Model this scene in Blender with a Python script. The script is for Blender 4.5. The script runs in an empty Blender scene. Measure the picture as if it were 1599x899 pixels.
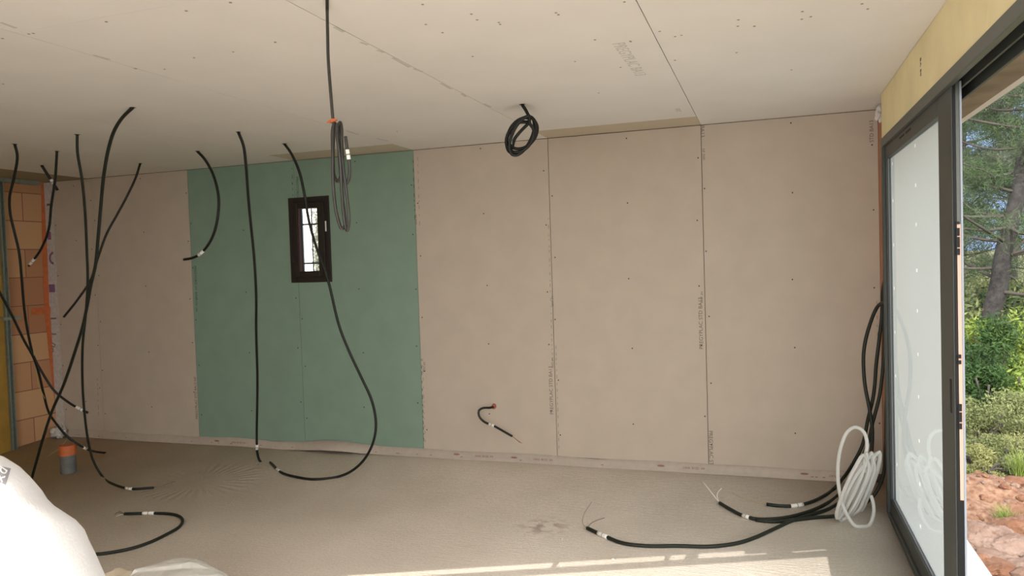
import bpy, bmesh, math, random
import numpy as np
from mathutils import Vector, Matrix, noise
random.seed(7); rng=np.random.default_rng(7)
sc=bpy.context.scene; COL=sc.collection
# ------------------------------------------------------------------ camera
YAW,PITCH,ROLL,FPX=-0.32935,-0.03328,-0.03222,1173.99
CAM=np.array([0.46115,-5.86788,1.69951])
H=2.6928; ZB=0.1106; XW=1.156; XL=-6.65
FWD=np.array([math.sin(YAW)*math.cos(PITCH),math.cos(YAW)*math.cos(PITCH),math.sin(PITCH)])
_r=np.array([math.cos(YAW),-math.sin(YAW),0.]); _u=np.cross(_r,FWD)
RGT=math.cos(ROLL)*_r+math.sin(ROLL)*_u; UPV=-math.sin(ROLL)*_r+math.cos(ROLL)*_u
cd=bpy.data.cameras.new('camera'); cam=bpy.data.objects.new('camera',cd); COL.objects.link(cam)
cd.sensor_fit='HORIZONTAL'; cd.sensor_width=36; cd.lens=36*FPX/1599; cd.clip_start=.05; cd.clip_end=400
cam.matrix_world=Matrix(((RGT[0],UPV[0],-FWD[0],CAM[0]),(RGT[1],UPV[1],-FWD[1],CAM[1]),(RGT[2],UPV[2],-FWD[2],CAM[2]),(0,0,0,1)))
sc.camera=cam
def P(px,py,axis,val):
    "the point seen at (px,py) that lies on the world plane  coord[axis]=val"
    d=FWD+RGT*(px-799.5)/FPX-UPV*(py-449.5)/FPX
    return Vector(CAM+d*(val-CAM[axis])/d[axis])
def fz(y): return .045*max(0,min(1,(y+1.1)/.95))**1.5
def PF(px,py,r):
    q=P(px,py,2,r)
    for _ in range(6): q=P(px,py,2,r+fz(q.y))
    return q
def pix(v):
    d=np.array(v)-CAM; z=d@FWD
    return 799.5+FPX*(d@RGT)/z, 449.5-FPX*(d@UPV)/z
# ------------------------------------------------------------------ light
sc.view_settings.view_transform='Standard'; sc.view_settings.look='None'
sc.view_settings.exposure=0.27; sc.view_settings.gamma=1; sc.view_settings.use_curve_mapping=False
SUN_TAN=.55; SUN_E=4.8; SKY=1.02
sd=bpy.data.lights.new('sun','SUN'); sun=bpy.data.objects.new('sun',sd); COL.objects.link(sun)
sd.energy=SUN_E; sd.angle=math.radians(.12); sd.color=(1,.95,.88)
sun.rotation_euler=Vector((0,1,-SUN_TAN)).to_track_quat('-Z','Y').to_euler(); sun.location=(0,-12,8)
w=bpy.data.worlds.new('sky'); sc.world=w; w.use_nodes=True; nt=w.node_tree; nt.nodes.clear()
wo=nt.nodes.new('ShaderNodeOutputWorld'); bg=nt.nodes.new('ShaderNodeBackground'); cr=nt.nodes.new('ShaderNodeValToRGB')
tc=nt.nodes.new('ShaderNodeTexCoord'); sp=nt.nodes.new('ShaderNodeSeparateXYZ')
nt.links.new(tc.outputs['Generated'],sp.inputs[0])
# bright hazy sky on the sun's side (behind the camera), bluer and darker opposite the sun
mrs=nt.nodes.new('ShaderNodeMapRange'); nt.links.new(sp.outputs['Y'],mrs.inputs[0]); mrs.inputs[1].default_value=.55; mrs.inputs[2].default_value=-.7; mrs.inputs[3].default_value=0; mrs.inputs[4].default_value=1
nt.links.new(mrs.outputs[0],cr.inputs[0])
cr.color_ramp.elements[0].position=0; cr.color_ramp.elements[0].color=(.42,.58,.92,1)
cr.color_ramp.elements[1].position=.6; cr.color_ramp.elements[1].color=(1,.985,.97,1)
mr2=nt.nodes.new('ShaderNodeMapRange'); nt.links.new(mrs.outputs[0],mr2.inputs[0]); mr2.inputs[3].default_value=SKY*.95; mr2.inputs[4].default_value=SKY*5.0
nt.links.new(mr2.outputs[0],bg.inputs[1]); nt.links.new(cr.outputs[0],bg.inputs[0]); nt.links.new(bg.outputs[0],wo.inputs[0])

# ------------------------------------------------------------------ materials
def mat(name,col,rough=.8,metal=0,spec=.3,noise_amt=0,noise_scale=8,col2=None,bump=0,bump_scale=60,stretch=None,trans=0):
    m=bpy.data.materials.new(name); m.use_nodes=True; n=m.node_tree; b=n.nodes['Principled BSDF']
    b.inputs['Base Color'].default_value=(*col,1); b.inputs['Roughness'].default_value=rough
    b.inputs['Metallic'].default_value=metal; b.inputs['Specular IOR Level'].default_value=spec
    t=n.nodes.new('ShaderNodeTexCoord'); mp=n.nodes.new('ShaderNodeMapping'); n.links.new(t.outputs['Object'],mp.inputs[0])
    if stretch: mp.inputs['Scale'].default_value=stretch
    if noise_amt or col2:
        ns=n.nodes.new('ShaderNodeTexNoise'); ns.inputs['Scale'].default_value=noise_scale; ns.inputs['Detail'].default_value=6
        n.links.new(mp.outputs[0],ns.inputs[0]); r=n.nodes.new('ShaderNodeValToRGB'); n.links.new(ns.outputs[0],r.inputs[0])
        c2=col2 or tuple(c*(1-noise_amt) for c in col); r.color_ramp.elements[0].position=.32; r.color_ramp.elements[1].position=.68
        r.color_ramp.elements[0].color=(*c2,1); r.color_ramp.elements[1].color=(*col,1); n.links.new(r.outputs[0],b.inputs['Base Color'])
    if bump:
        nb=n.nodes.new('ShaderNodeTexNoise'); nb.inputs['Scale'].default_value=bump_scale; nb.inputs['Detail'].default_value=4
        n.links.new(mp.outputs[0],nb.inputs[0]); bp=n.nodes.new('ShaderNodeBump'); bp.inputs['Strength'].default_value=bump
        bp.inputs['Distance'].default_value=.01; n.links.new(nb.outputs[0],bp.inputs['Height']); n.links.new(bp.outputs[0],b.inputs['Normal'])
    return m
M={}
M['ceil']=mat('ceiling_paper',(.84,.81,.77),.9,noise_amt=.05,noise_scale=2)
M['board']=mat('beige_board_paper',(.555,.48,.395),.9,noise_amt=.07,noise_scale=5)
M['green']=mat('green_board_paper',(.245,.35,.275),.9,noise_amt=.07,noise_scale=5)
M['infill']=mat('kraft_infill',(.62,.54,.42),.9)
M['olive']=mat('olive_infill',(.36,.31,.20),.9)
M['joint']=mat('dark_joint',(.12,.09,.07),.95)
M['plaster']=mat('joint_plaster',(.86,.84,.80),.9)
M['print']=mat('print_ink',(.17,.14,.12),.9)
M['printb']=mat('print_ink_light',(.30,.26,.22),.9)
M['printg']=mat('print_ink_green',(.07,.12,.10),.9)
M['printc']=mat('print_ink_pale',(.62,.59,.55),.9)
M['screwp']=mat('ceiling_screw',(.38,.35,.32),.6)
M['screw']=mat('screw_black',(.05,.04,.035),.5,metal=.5)
M['anth']=mat('anthracite_aluminium',(.045,.053,.05),.45,spec=.5,bump=.05,bump_scale=600)
M['anth2']=mat('anthracite_light',(.085,.095,.085),.4,spec=.5)
M['black']=mat('black_gasket',(.008,.008,.008),.6)
M['bronze']=mat('black_window_frame',(.022,.016,.014),.5,spec=.4)
M['reveal']=mat('brown_reveal',(.12,.06,.045),.6)
M['salmon']=mat('salmon_edge_profile',(.62,.40,.31),.5)
M['alu']=mat('bare_aluminium',(.30,.33,.38),.5,metal=.0)
M['galva']=mat('galvanised_steel',(.36,.42,.37),.45,metal=.5,noise_amt=.2,noise_scale=30)
M['yellow']=mat('yellow_insulation',(.93,.82,.50),.85,noise_amt=.1,noise_scale=4)
M['ochre']=mat('ochre_board',(.42,.25,.05),.8,noise_amt=.25,noise_scale=6)
M['orange']=mat('orange_tape',(.62,.17,.06),.5,noise_amt=.2,noise_scale=20)
M['terra']=mat('terracotta',(.46,.31,.20),.85,noise_amt=.2,noise_scale=12)
M['membrane']=mat('pale_membrane',(.52,.45,.38),.6,noise_amt=.1,noise_scale=20,bump=.2,bump_scale=25)
M['white_membrane']=mat('white_membrane',(.62,.59,.55),.6,noise_amt=.2,noise_scale=30)
M['redprint']=mat('red_brown_print',(.32,.17,.15),.8)
M['purple']=mat('purple_print',(.25,.13,.22),.8)
M['conduit']=mat('black_conduit',(.010,.011,.009),.45,spec=.35)
M['conduit_d']=mat('dusty_conduit',(.014,.018,.013),.5,spec=.35)
M['conduit_g']=mat('grey_black_conduit',(.035,.032,.028),.4,spec=.5)
M['sleeve']=mat('white_label',(.85,.84,.80),.6)
M['w_tan']=mat('tan_wire',(.55,.43,.25),.5); M['w_green']=mat('green_yellow_wire',(.45,.45,.15),.5)
M['w_grey']=mat('grey_wire',(.22,.2,.18),.5); M['w_white']=mat('white_wire',(.85,.84,.78),.5); M['w_red']=mat('red_wire',(.45,.13,.1),.5)
M['foam']=mat('white_wool',(.8,.78,.75),.95,bump=.6,bump_scale=60)
M['pipe']=mat('grey_pipe',(.16,.165,.155),.6,noise_amt=.25,noise_scale=20)
M['bag']=mat('white_woven_bag',(.93,.92,.90),.7,bump=.15,bump_scale=120)
M['baglabel']=mat('grey_bag_print',(.38,.38,.40),.7)
M['cream']=mat('cream_paper',(.85,.74,.58),.8,bump=.3,bump_scale=12)
M['concrete']=mat('concrete',(.62,.59,.54),.9,noise_amt=.2,noise_scale=6,bump=.3)
M['soffit']=mat('raw_soffit',(.36,.29,.21),.9,noise_amt=.35,noise_scale=5)
M['render']=mat('white_render',(.82,.78,.74),.9,bump=.2,bump_scale=200)
M['earth']=mat('orange_earth',(.27,.165,.105),.95,col2=(.13,.06,.035),noise_scale=22,bump=1,bump_scale=40)
M['ground']=mat('dry_ground',(.10,.12,.05),.95,col2=(.12,.09,.045),noise_scale=1.2,bump=1,bump_scale=8)
M['rock']=mat('limestone_rock',(.22,.125,.08),.9,col2=(.12,.05,.025),noise_scale=6,bump=.8,bump_scale=18)
M['rock2']=mat('grey_limestone',(.23,.16,.125),.9,col2=(.14,.085,.06),noise_scale=5,bump=.8,bump_scale=18)
M['bark']=mat('pine_bark',(.04,.036,.034),.95,noise_amt=.5,noise_scale=14,bump=1,bump_scale=25)
M['twig']=mat('grey_twig',(.06,.052,.045),.95)
def leafmat(name,c1,c2,sc_=3):
    m=mat(name,c1,.7,col2=c2,noise_scale=sc_); n=m.node_tree; b=n.nodes['Principled BSDF']
    tr=n.nodes.new('ShaderNodeBsdfTranslucent'); mx=n.nodes.new('ShaderNodeMixShader'); mx.inputs[0].default_value=.35
    src=b.inputs['Base Color'].links[0].from_socket; n.links.new(src,tr.inputs[0])
    n.links.new(b.outputs[0],mx.inputs[1]); n.links.new(tr.outputs[0],mx.inputs[2]); n.links.new(mx.outputs[0],n.nodes['Material Output'].inputs[0]); return m
M['needle']=leafmat('pine_needles',(.095,.135,.055),(.04,.065,.035))
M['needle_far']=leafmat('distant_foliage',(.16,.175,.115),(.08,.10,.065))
M['oak']=leafmat('dark_green_leaves',(.05,.10,.025),(.03,.06,.02))
M['lime']=leafmat('bright_leaves',(.26,.33,.07),(.14,.2,.04))
M['scrub']=leafmat('grey_green_scrub',(.22,.24,.10),(.14,.16,.06))
M['grass']=leafmat('dry_grass',(.34,.32,.13),(.18,.2,.07))
M['flower']=mat('yellow_flower',(.75,.6,.05),.6)
M['olivebush']=leafmat('olive_leaves',(.42,.42,.36),(.25,.26,.2))
# clear glass: part reflection, part see-through
def glass(name,tint,refl=1.0):
    g=bpy.data.materials.new(name); g.use_nodes=True; n=g.node_tree; n.nodes.clear()
    o=n.nodes.new('ShaderNodeOutputMaterial'); t=n.nodes.new('ShaderNodeBsdfTransparent'); gl=n.nodes.new('ShaderNodeBsdfGlossy')
    f=n.nodes.new('ShaderNodeMapRange'); lw=n.nodes.new('ShaderNodeLayerWeight'); lw.inputs[0].default_value=.5; pw=n.nodes.new('ShaderNodeMath'); pw.operation='POWER'; pw.inputs[1].default_value=3.2; n.links.new(lw.outputs['Facing'],pw.inputs[0]); n.links.new(pw.outputs[0],f.inputs[0]); f.inputs[3].default_value=.05; f.inputs[4].default_value=.5; mx=n.nodes.new('ShaderNodeMixShader')
    t.inputs[0].default_value=(*tint,1); gl.inputs['Roughness'].default_value=.01; gl.inputs[0].default_value=(refl,refl,refl,1)
    n.links.new(f.outputs[0],mx.inputs[0]); n.links.new(t.outputs[0],mx.inputs[1]); n.links.new(gl.outputs[0],mx.inputs[2]); n.links.new(mx.outputs[0],o.inputs[0]); return g
M['glass']=glass('window_glass',(.96,.98,.97))
def translucent(name,col,tr=.5,clear=0,rough=.5):
    m=mat(name,col,rough,spec=.4); n=m.node_tree; b=n.nodes['Principled BSDF']; o=n.nodes['Material Output']
    t=n.nodes.new('ShaderNodeBsdfTranslucent'); t.inputs[0].default_value=(*col,1); mx=n.nodes.new('ShaderNodeMixShader'); mx.inputs[0].default_value=tr
    n.links.new(b.outputs[0],mx.inputs[1]); n.links.new(t.outputs[0],mx.inputs[2]); last=mx
    if clear:
        c=n.nodes.new('ShaderNodeBsdfTransparent'); m2=n.nodes.new('ShaderNodeMixShader'); m2.inputs[0].default_value=clear
        n.links.new(mx.outputs[0],m2.inputs[1]); n.links.new(c.outputs[0],m2.inputs[2]); last=m2
    n.links.new(last.outputs[0],o.inputs[0]); return m
M['film']=translucent('milky_film',(.54,.57,.54),.72)
M['tab']=translucent('thin_white_spot',(.97,.97,.95),.95)
M['whitetube']=translucent('translucent_white_tube',(.88,.88,.86),.4,.08,.3)
M['plastic']=translucent('clear_plastic_sheet',(.85,.86,.84),.35,.5,.12)
# clay block wall
def brickmat():
    m=mat('clay_blocks',(.5,.3,.2),.9,bump=.3,bump_scale=40); n=m.node_tree; b=n.nodes['Principled BSDF']
    t=n.nodes.new('ShaderNodeTexCoord'); s=n.nodes.new('ShaderNodeSeparateXYZ'); c=n.nodes.new('ShaderNodeCombineXYZ')
    n.links.new(t.outputs['Object'],s.inputs[0]); n.links.new(s.outputs[1],c.inputs[0]); n.links.new(s.outputs[2],c.inputs[1])
    br=n.nodes.new('ShaderNodeTexBrick'); n.links.new(c.outputs[0],br.inputs[0])
    br.inputs['Color1'].default_value=(.60,.36,.19,1); br.inputs['Color2'].default_value=(.40,.17,.09,1); br.inputs['Mortar'].default_value=(.26,.13,.08,1)
    br.inputs['Scale'].default_value=1; br.inputs['Brick Width'].default_value=.5; br.inputs['Row Height'].default_value=.285; br.inputs['Mortar Size'].default_value=.005
    br.offset=.5; br.inputs['Bias'].default_value=-.2
    n.links.new(br.outputs[0],b.inputs['Base Color']); return m
M['brick']=brickmat()
def floormat():
    m=bpy.data.materials.new('screed_floor'); m.use_nodes=True; n=m.node_tree; b=n.nodes['Principled BSDF']; b.inputs['Roughness'].default_value=.92; b.inputs['Specular IOR Level'].default_value=.15
    L=n.links.new; t=n.nodes.new('ShaderNodeTexCoord')
    def ns(scale,det=5,src=None,st=None,rot=0):
        x=n.nodes.new('ShaderNodeTexNoise'); x.inputs['Scale'].default_value=scale; x.inputs['Detail'].default_value=det
        mp=n.nodes.new('ShaderNodeMapping'); L(t.outputs['Object'],mp.inputs[0])
        if st: mp.inputs['Scale'].default_value=st
        mp.inputs['Rotation'].default_value=(0,0,rot); L(mp.outputs[0],x.inputs[0]); return x
    a=ns(1.3); r=n.nodes.new('ShaderNodeValToRGB'); L(a.outputs[0],r.inputs[0])
    r.color_ramp.elements[0].position=.3; r.color_ramp.elements[0].color=(.62,.545,.46,1); r.color_ramp.elements[1].position=.7; r.color_ramp.elements[1].color=(.72,.64,.55,1)
    f=ns(70,6); mx=n.nodes.new('ShaderNodeMixRGB'); mx.blend_type='MULTIPLY'; mx.inputs[0].default_value=.35; L(r.outputs[0],mx.inputs[1]); L(f.outputs[0],mx.inputs[2])
    br=n.nodes.new('ShaderNodeMixRGB'); br.blend_type='MULTIPLY'; br.inputs[0].default_value=1; L(mx.outputs[0],br.inputs[1]); br.inputs[2].default_value=(1.15,1.15,1.15,1)
    # brown stain
    st=P(850,822,2,0); vm=n.nodes.new('ShaderNodeVectorMath'); vm.operation='DISTANCE'; L(t.outputs['Object'],vm.inputs[0]); vm.inputs[1].default_value=st
    mr=n.nodes.new('ShaderNodeMapRange'); L(vm.outputs['Value'],mr.inputs[0]); mr.inputs[1].default_value=.05; mr.inputs[2].default_value=.22; mr.inputs[3].default_value=1; mr.inputs[4].default_value=0
    sn=ns(14); m1=n.nodes.new('ShaderNodeMapRange'); L(sn.outputs[0],m1.inputs[0]); m1.inputs[1].default_value=.48; m1.inputs[2].default_value=.6
    mu=n.nodes.new('ShaderNodeMath'); mu.operation='MULTIPLY'; L(mr.outputs[0],mu.inputs[0]); L(m1.outputs[0],mu.inputs[1])
    mu2=n.nodes.new('ShaderNodeMath'); mu2.operation='MULTIPLY'; L(mu.outputs[0],mu2.inputs[0]); mu2.inputs[1].default_value=.6
    sx=n.nodes.new('ShaderNodeMixRGB'); L(mu2.outputs[0],sx.inputs[0]); L(br.outputs[0],sx.inputs[1]); sx.inputs[2].default_value=(.22,.13,.09,1)
    L(sx.outputs[0],b.inputs['Base Color'])
    # broom strokes and grain as relief
    g1=ns(9,3,st=(1,9,1),rot=math.radians(-52)); g2=ns(120,4); g3=ns(30,3,st=(1,5,1),rot=math.radians(-35))
    # fan of broom strokes
    fc=P(312,752,2,0); mp=n.nodes.new('ShaderNodeMapping'); mp.inputs['Location'].default_value=(-fc.x,-fc.y,0); L(t.outputs['Object'],mp.inputs[0])
    gr=n.nodes.new('ShaderNodeTexGradient'); gr.gradient_type='RADIAL'; L(mp.outputs[0],gr.inputs[0])
    sm=n.nodes.new('ShaderNodeMath'); sm.operation='MULTIPLY'; L(gr.outputs[1],sm.inputs[0]); sm.inputs[1].default_value=6.283*34
    si=n.nodes.new('ShaderNodeMath'); si.operation='SINE'; L(sm.outputs[0],si.inputs[0])
    ln=n.nodes.new('ShaderNodeVectorMath'); ln.operation='LENGTH'; L(mp.outputs[0],ln.inputs[0])
    k1=n.nodes.new('ShaderNodeMapRange'); L(ln.outputs['Value'],k1.inputs[0]); k1.inputs[1].default_value=.20; k1.inputs[2].default_value=.26
    k2=n.nodes.new('ShaderNodeMapRange'); L(ln.outputs['Value'],k2.inputs[0]); k2.inputs[1].default_value=.42; k2.inputs[2].default_value=.52; k2.inputs[3].default_value=1; k2.inputs[4].default_value=0
    q=n.nodes.new('ShaderNodeMath'); q.operation='MULTIPLY'; L(k1.outputs[0],q.inputs[0]); L(k2.outputs[0],q.inputs[1])
    q2=n.nodes.new('ShaderNodeMath'); q2.operation='MULTIPLY'; L(q.outputs[0],q2.inputs[0]); L(si.outputs[0],q2.inputs[1])
    prev=None
    for src,dist,stg in ((g1.outputs[0],.02,.35),(g3.outputs[0],.008,.4),(g2.outputs[0],.006,.5),(q2.outputs[0],.0045,.6)):
        bp=n.nodes.new('ShaderNodeBump'); bp.inputs['Strength'].default_value=stg; bp.inputs['Distance'].default_value=dist; L(src,bp.inputs['Height'])
        if prev: L(prev.outputs[0],bp.inputs['Normal'])
        prev=bp
    L(prev.outputs[0],b.inputs['Normal']); return m
M['floor']=floormat()

# ------------------------------------------------------------------ object helpers
def link(name,me,m=None,parent=None,smooth=False):
    o=bpy.data.objects.new(name,me); COL.objects.link(o)
    if m: me.materials.append(M[m] if isinstance(m,str) else m)
    if smooth: me.polygons.foreach_set('use_smooth',[True]*len(me.polygons))
    if parent: o.parent=parent
    return o
def struct(o,label=None):
    o['kind']='structure'
    if label: o['label']=label
    return o
def thing(o,label,cat,group=None,kind=None):
    o['label']=label; o['category']=cat
    if group: o['group']=group
    if kind: o['kind']=kind
    return o
def empty(name,loc=(0,0,0)):
    o=bpy.data.objects.new(name,None); COL.objects.link(o); o.location=loc; o.empty_display_size=.1; return o
class MB:
    def __init__(s): s.bm=bmesh.new()
    def box(s,x0,x1,y0,y1,z0,z1,bev=0):
        r=bmesh.ops.create_cube(s.bm,size=1); vs=r['verts']
        for v in vs: v.co=Vector(((x0+x1)/2+v.co.x*(x1-x0),(y0+y1)/2+v.co.y*(y1-y0),(z0+z1)/2+v.co.z*(z1-z0)))
        if bev:
            es=list({e for v in vs for e in v.link_edges}); bmesh.ops.bevel(s.bm,geom=es,offset=bev,segments=2,profile=.5,affect='EDGES')
        return s
    def poly(s,pts,thick=None):
        vs=[s.bm.verts.new(p) for p in pts]; f=s.bm.faces.new(vs)
        if thick is not None:
            r=bmesh.ops.extrude_face_region(s.bm,geom=[f]); bmesh.ops.translate(s.bm,vec=Vector(thick),verts=[g for g in r['geom'] if isinstance(g,bmesh.types.BMVert)])
        return s
    def out(s,name,m=None,parent=None,smooth=False,rel=None):
        bmesh.ops.recalc_face_normals(s.bm,faces=s.bm.faces)
        if rel is not None: bmesh.ops.translate(s.bm,vec=-Vector(rel),verts=s.bm.verts)
        me=bpy.data.meshes.new(name); s.bm.to_mesh(me); s.bm.free(); return link(name,me,m,parent,smooth)
def catmull(pts,step=.02):
    pts=[Vector(p) for p in pts]; P_=[pts[0]*2-pts[1]]+pts+[pts[-1]*2-pts[-2]]; out=[]
    for i in range(1,len(P_)-2):
        a,b,c,d=P_[i-1:i+3]
        def kn(u,v): return max((v-u).length,1e-4)**.5
        t0=0;t1=t0+kn(a,b);t2=t1+kn(b,c);t3=t2+kn(c,d); n=max(2,int((c-b).length/step))
        for k in range(n):
            t=t1+(t2-t1)*k/n
            A1=a*((t1-t)/(t1-t0))+b*((t-t0)/(t1-t0)); A2=b*((t2-t)/(t2-t1))+c*((t-t1)/(t2-t1)); A3=c*((t3-t)/(t3-t2))+d*((t-t2)/(t3-t2))
            B1=A1*((t2-t)/(t2-t0))+A2*((t-t0)/(t2-t0)); B2=A2*((t3-t)/(t3-t1))+A3*((t-t1)/(t3-t1))
            out.append(B1*((t2-t)/(t2-t1))+B2*((t-t1)/(t2-t1)))
    out.append(pts[-1]); return out
def tube_mesh(name,path,r,seg=8,corr=False,taper=None):
    path=[Vector(p) for p in path]; n=len(path); tang=[]
    for i in range(n): tang.append((path[min(i+1,n-1)]-path[max(i-1,0)]).normalized())
    nrm=tang[0].orthogonal().normalized(); vs=[];fs=[]
    for i in range(n):
        nrm=(nrm-tang[i]*nrm.dot(tang[i])); nrm=nrm.normalized() if nrm.length>1e-6 else tang[i].orthogonal().normalized()
        bn=tang[i].cross(nrm); rr=r if not taper else r*taper(i/(n-1))
        if corr: rr*=1.0 if i%2 else .84
        for k in range(seg):
            a=2*math.pi*k/seg; vs.append(path[i]+nrm*rr*math.cos(a)+bn*rr*math.sin(a))
    for i in range(n-1):
        for k in range(seg): fs.append((i*seg+k,i*seg+(k+1)%seg,(i+1)*seg+(k+1)%seg,(i+1)*seg+k))
    fs.append(tuple(range(seg))[::-1]); fs.append(tuple((n-1)*seg+k for k in range(seg)))
    me=bpy.data.meshes.new(name); me.from_pydata([tuple(v) for v in vs],[],fs); me.update(); return me
def rel_path(path,o): return [Vector(p)-o for p in path]
def resolve(pts,r=.01,zf=None):
    """pixel polyline -> world curve. each item: (px,py,'c') on ceiling, (px,py,'f') on the floor, (px,py,Y) depth plane Y, (px,py) depth interpolated"""
    out=[None]*len(pts); dep=[None]*len(pts)
    for i,q in enumerate(pts):
        if len(q)==3:
            if q[2]=='c': out[i]=P(q[0],q[1],2,H-.001)
            elif q[2]=='f': out[i]=PF(q[0],q[1],r)
            elif isinstance(q[2],tuple): out[i]=P(q[0],q[1],*q[2])
            else: out[i]=P(q[0],q[1],1,q[2])
            dep[i]=out[i].y
    ac=[0]
    for a,b in zip(pts,pts[1:]): ac.append(ac[-1]+math.hypot(b[0]-a[0],b[1]-a[1]))
    known=[i for i in range(len(pts)) if dep[i] is not None]
    for i in range(len(pts)):
        if dep[i] is None:
            lo=max([k for k in known if k<i],default=None); hi=min([k for k in known if k>i],default=None)
            if lo is None: y=dep[hi]
            elif hi is None: y=dep[lo]
            else:
                t=(ac[i]-ac[lo])/(ac[hi]-ac[lo]); y=dep[lo]*(1-t)+dep[hi]*t
            out[i]=P(pts[i][0],pts[i][1],1,y)
            if out[i].z<r+.001+fz(out[i].y): out[i]=PF(pts[i][0],pts[i][1],r+.001)
    return out
def text(body,size,loc,xdir,ydir,m,parent,name='printed_text',thick=.0004):
    cu=bpy.data.curves.new(name,'FONT'); cu.body=body; cu.size=size; cu.extrude=thick
    t=bpy.data.objects.new(name,cu); COL.objects.link(t); bpy.context.view_layer.update()
    me=bpy.data.meshes.new_from_object(t.evaluated_get(bpy.context.evaluated_depsgraph_get())); COL.objects.unlink(t); bpy.data.objects.remove(t)
    x=Vector(xdir).normalized(); y=Vector(ydir).normalized(); z=x.cross(y)
    me.transform(Matrix(((x.x,y.x,z.x,loc[0]),(x.y,y.y,z.y,loc[1]),(x.z,y.z,z.z,loc[2]),(0,0,0,1)))); me.name=name; me.materials.clear()
    return link(name,me,m,parent)

# ------------------------------------------------------------------ setting
ZL=2.545; D=ZL/SUN_TAN
def yf(x): return -1.34-D+(x-.74)*.427
def skew(mb,x0,x1,z0,z1,t=.25,off=0):
    return mb.poly([(x0,yf(x0)+off,z0),(x1,yf(x1)+off,z0),(x1,yf(x1)+off,z1),(x0,yf(x0)+off,z1)],(0,-t,0))
yr=[.4,0]+[-.05*i for i in range(1,26)]; vs=[];fs=[]; xx=[XL-.4,1.25]
for y in yr:
    for x in xx: vs.append((x,y,fz(y)))
for x in xx: vs.append((x,yf(x)-.25,0))
n_=len(yr)+1
for j in range(n_-1): fs.append((2*j,2*j+2,2*j+3,2*j+1))
nv=len(vs)
for x,y,z in list(vs): vs.append((x,y,-.25))
for j in range(n_-1): fs+= [(nv+2*j,nv+2*j+1,nv+2*j+3,nv+2*j+2),(2*j,nv+2*j,nv+2*j+2,2*j+2),(2*j+1,2*j+3,nv+2*j+3,nv+2*j+1)]
fs+=[(0,1,nv+1,nv),(2*n_-2,nv+2*n_-2,nv+2*n_-1,2*n_-1)]
me=bpy.data.meshes.new('floor'); me.from_pydata(vs,[],fs); fo=struct(link('floor',me,'floor'),'raw screed floor with broom marks')
for p_ in me.polygons: p_.use_smooth=p_.normal.z>.9
# terrace and terrain
b=MB(); b.box(-9,1.5,-18,-6.0,-.30,-.12); 
struct(b.out('ground_terrace','concrete'))
def th(x,y):
    h=-.42+.10*noise.noise(Vector((x*.5,y*.5,3)))+.04*noise.noise(Vector((x*2,y*2,1)))
    if y>1.5: h+= -.25*min(1,(y-1.5)/2)
    if y>9: h+=(y-9)*.05
    if x<1.5 and y<.6: h=min(h,-.40)
    return h
nx,ny=70,90; xs=[-30+60*i/(nx-1) for i in range(nx)]; ys=[-22+ (75*(j/(ny-1))) for j in range(ny)]
vs=[(x,y,th(x,y)) for y in ys for x in xs]; fs=[(j*nx+i,j*nx+i+1,(j+1)*nx+i+1,(j+1)*nx+i) for j in range(ny-1) for i in range(nx-1)]
me=bpy.data.meshes.new('ground_terrain'); me.from_pydata(vs,[],fs); struct(link('ground_terrain',me,'ground',smooth=True))
# fine orange earth patch by the house
nx,ny=110,170; vs=[];fs=[]
def eh(x,y): return th(x,y)+.03+.07*noise.noise(Vector((x*3,y*3,9)))+.03*noise.noise(Vector((x*11,y*11,2)))+.012*noise.noise(Vector((x*30,y*30,2)))+.26*math.exp(-((x-2.05)**2/.22+(y-1.05)**2/.25))
for j in range(ny):
    for i in range(nx):
        x=1.6+3.2*i/(nx-1); y=-3.2+5.6*j/(ny-1); e=min(i,nx-1-i,j,ny-1-j)/6
        h=eh(x,y)
        vs.append((x,y,h if e>=1 else th(x,y)-.08+(h-th(x,y)+.08)*e))
fs=[(j*nx+i,j*nx+i+1,(j+1)*nx+i+1,(j+1)*nx+i) for j in range(ny-1) for i in range(nx-1)]
me=bpy.data.meshes.new('ground_earth'); me.from_pydata(vs,[],fs); struct(link('ground_earth',me,'earth',smooth=True),'reddish bare earth beside the house')

# back wall with window hole
WX0,WX1,WZ0,WZ1=-3.672,-3.246,1.582,2.355
b=MB(); y0,y1=.014,.17
b.box(XL-.4,WX0,y0,y1,-.3,2.95).box(WX1,1.54,y0,y1,-.3,2.95).box(WX0,WX1,y0,y1,-.3,WZ0).box(WX0,WX1,y0,y1,WZ1,2.95)
wb=struct(b.out('wall_back','joint'),'back wall lined with plasterboard')
b=MB(); b.box(XL-.4,WX0,y1+.001,y1+.04,-.3,2.95).box(WX1,1.54,y1+.001,y1+.04,-.3,2.95).box(WX0,WX1,y1+.001,y1+.04,-.3,WZ0).box(WX0,WX1,y1+.001,y1+.04,WZ1,2.95); b.out('outer_render','render',wb)
xs=[1.2085,0,-1.2,-2.4,-3.6,-4.8,-6.0,-6.535]
boards=[]
for k in range(7):
    xr,xl=xs[k],xs[k+1]; g=.0022 if k!=3 else .0008; xr-=g; xl+=g
    gr=k in(3,4); b=MB(); zt=H-.004
    if k==6: xr=-6.0-g
    if gr:
        a0,a1=max(xl,WX0),min(xr,WX1)
        if xl<WX0: b.box(xl,WX0,0,.013,ZB,zt)
        if xr>WX1: b.box(WX1,xr,0,.013,ZB,zt)
        b.box(a0,a1,0,.013,ZB,WZ0); b.box(a0,a1,0,.013,WZ1,zt)
    else: b.box(xl,xr,0,.013,ZB,zt)
    o=b.out('plasterboard','green' if gr else 'board',wb); o['label']='green moisture-resistant plasterboard' if gr else 'beige plasterboard'; boards.append((o,xl,xr))
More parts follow.
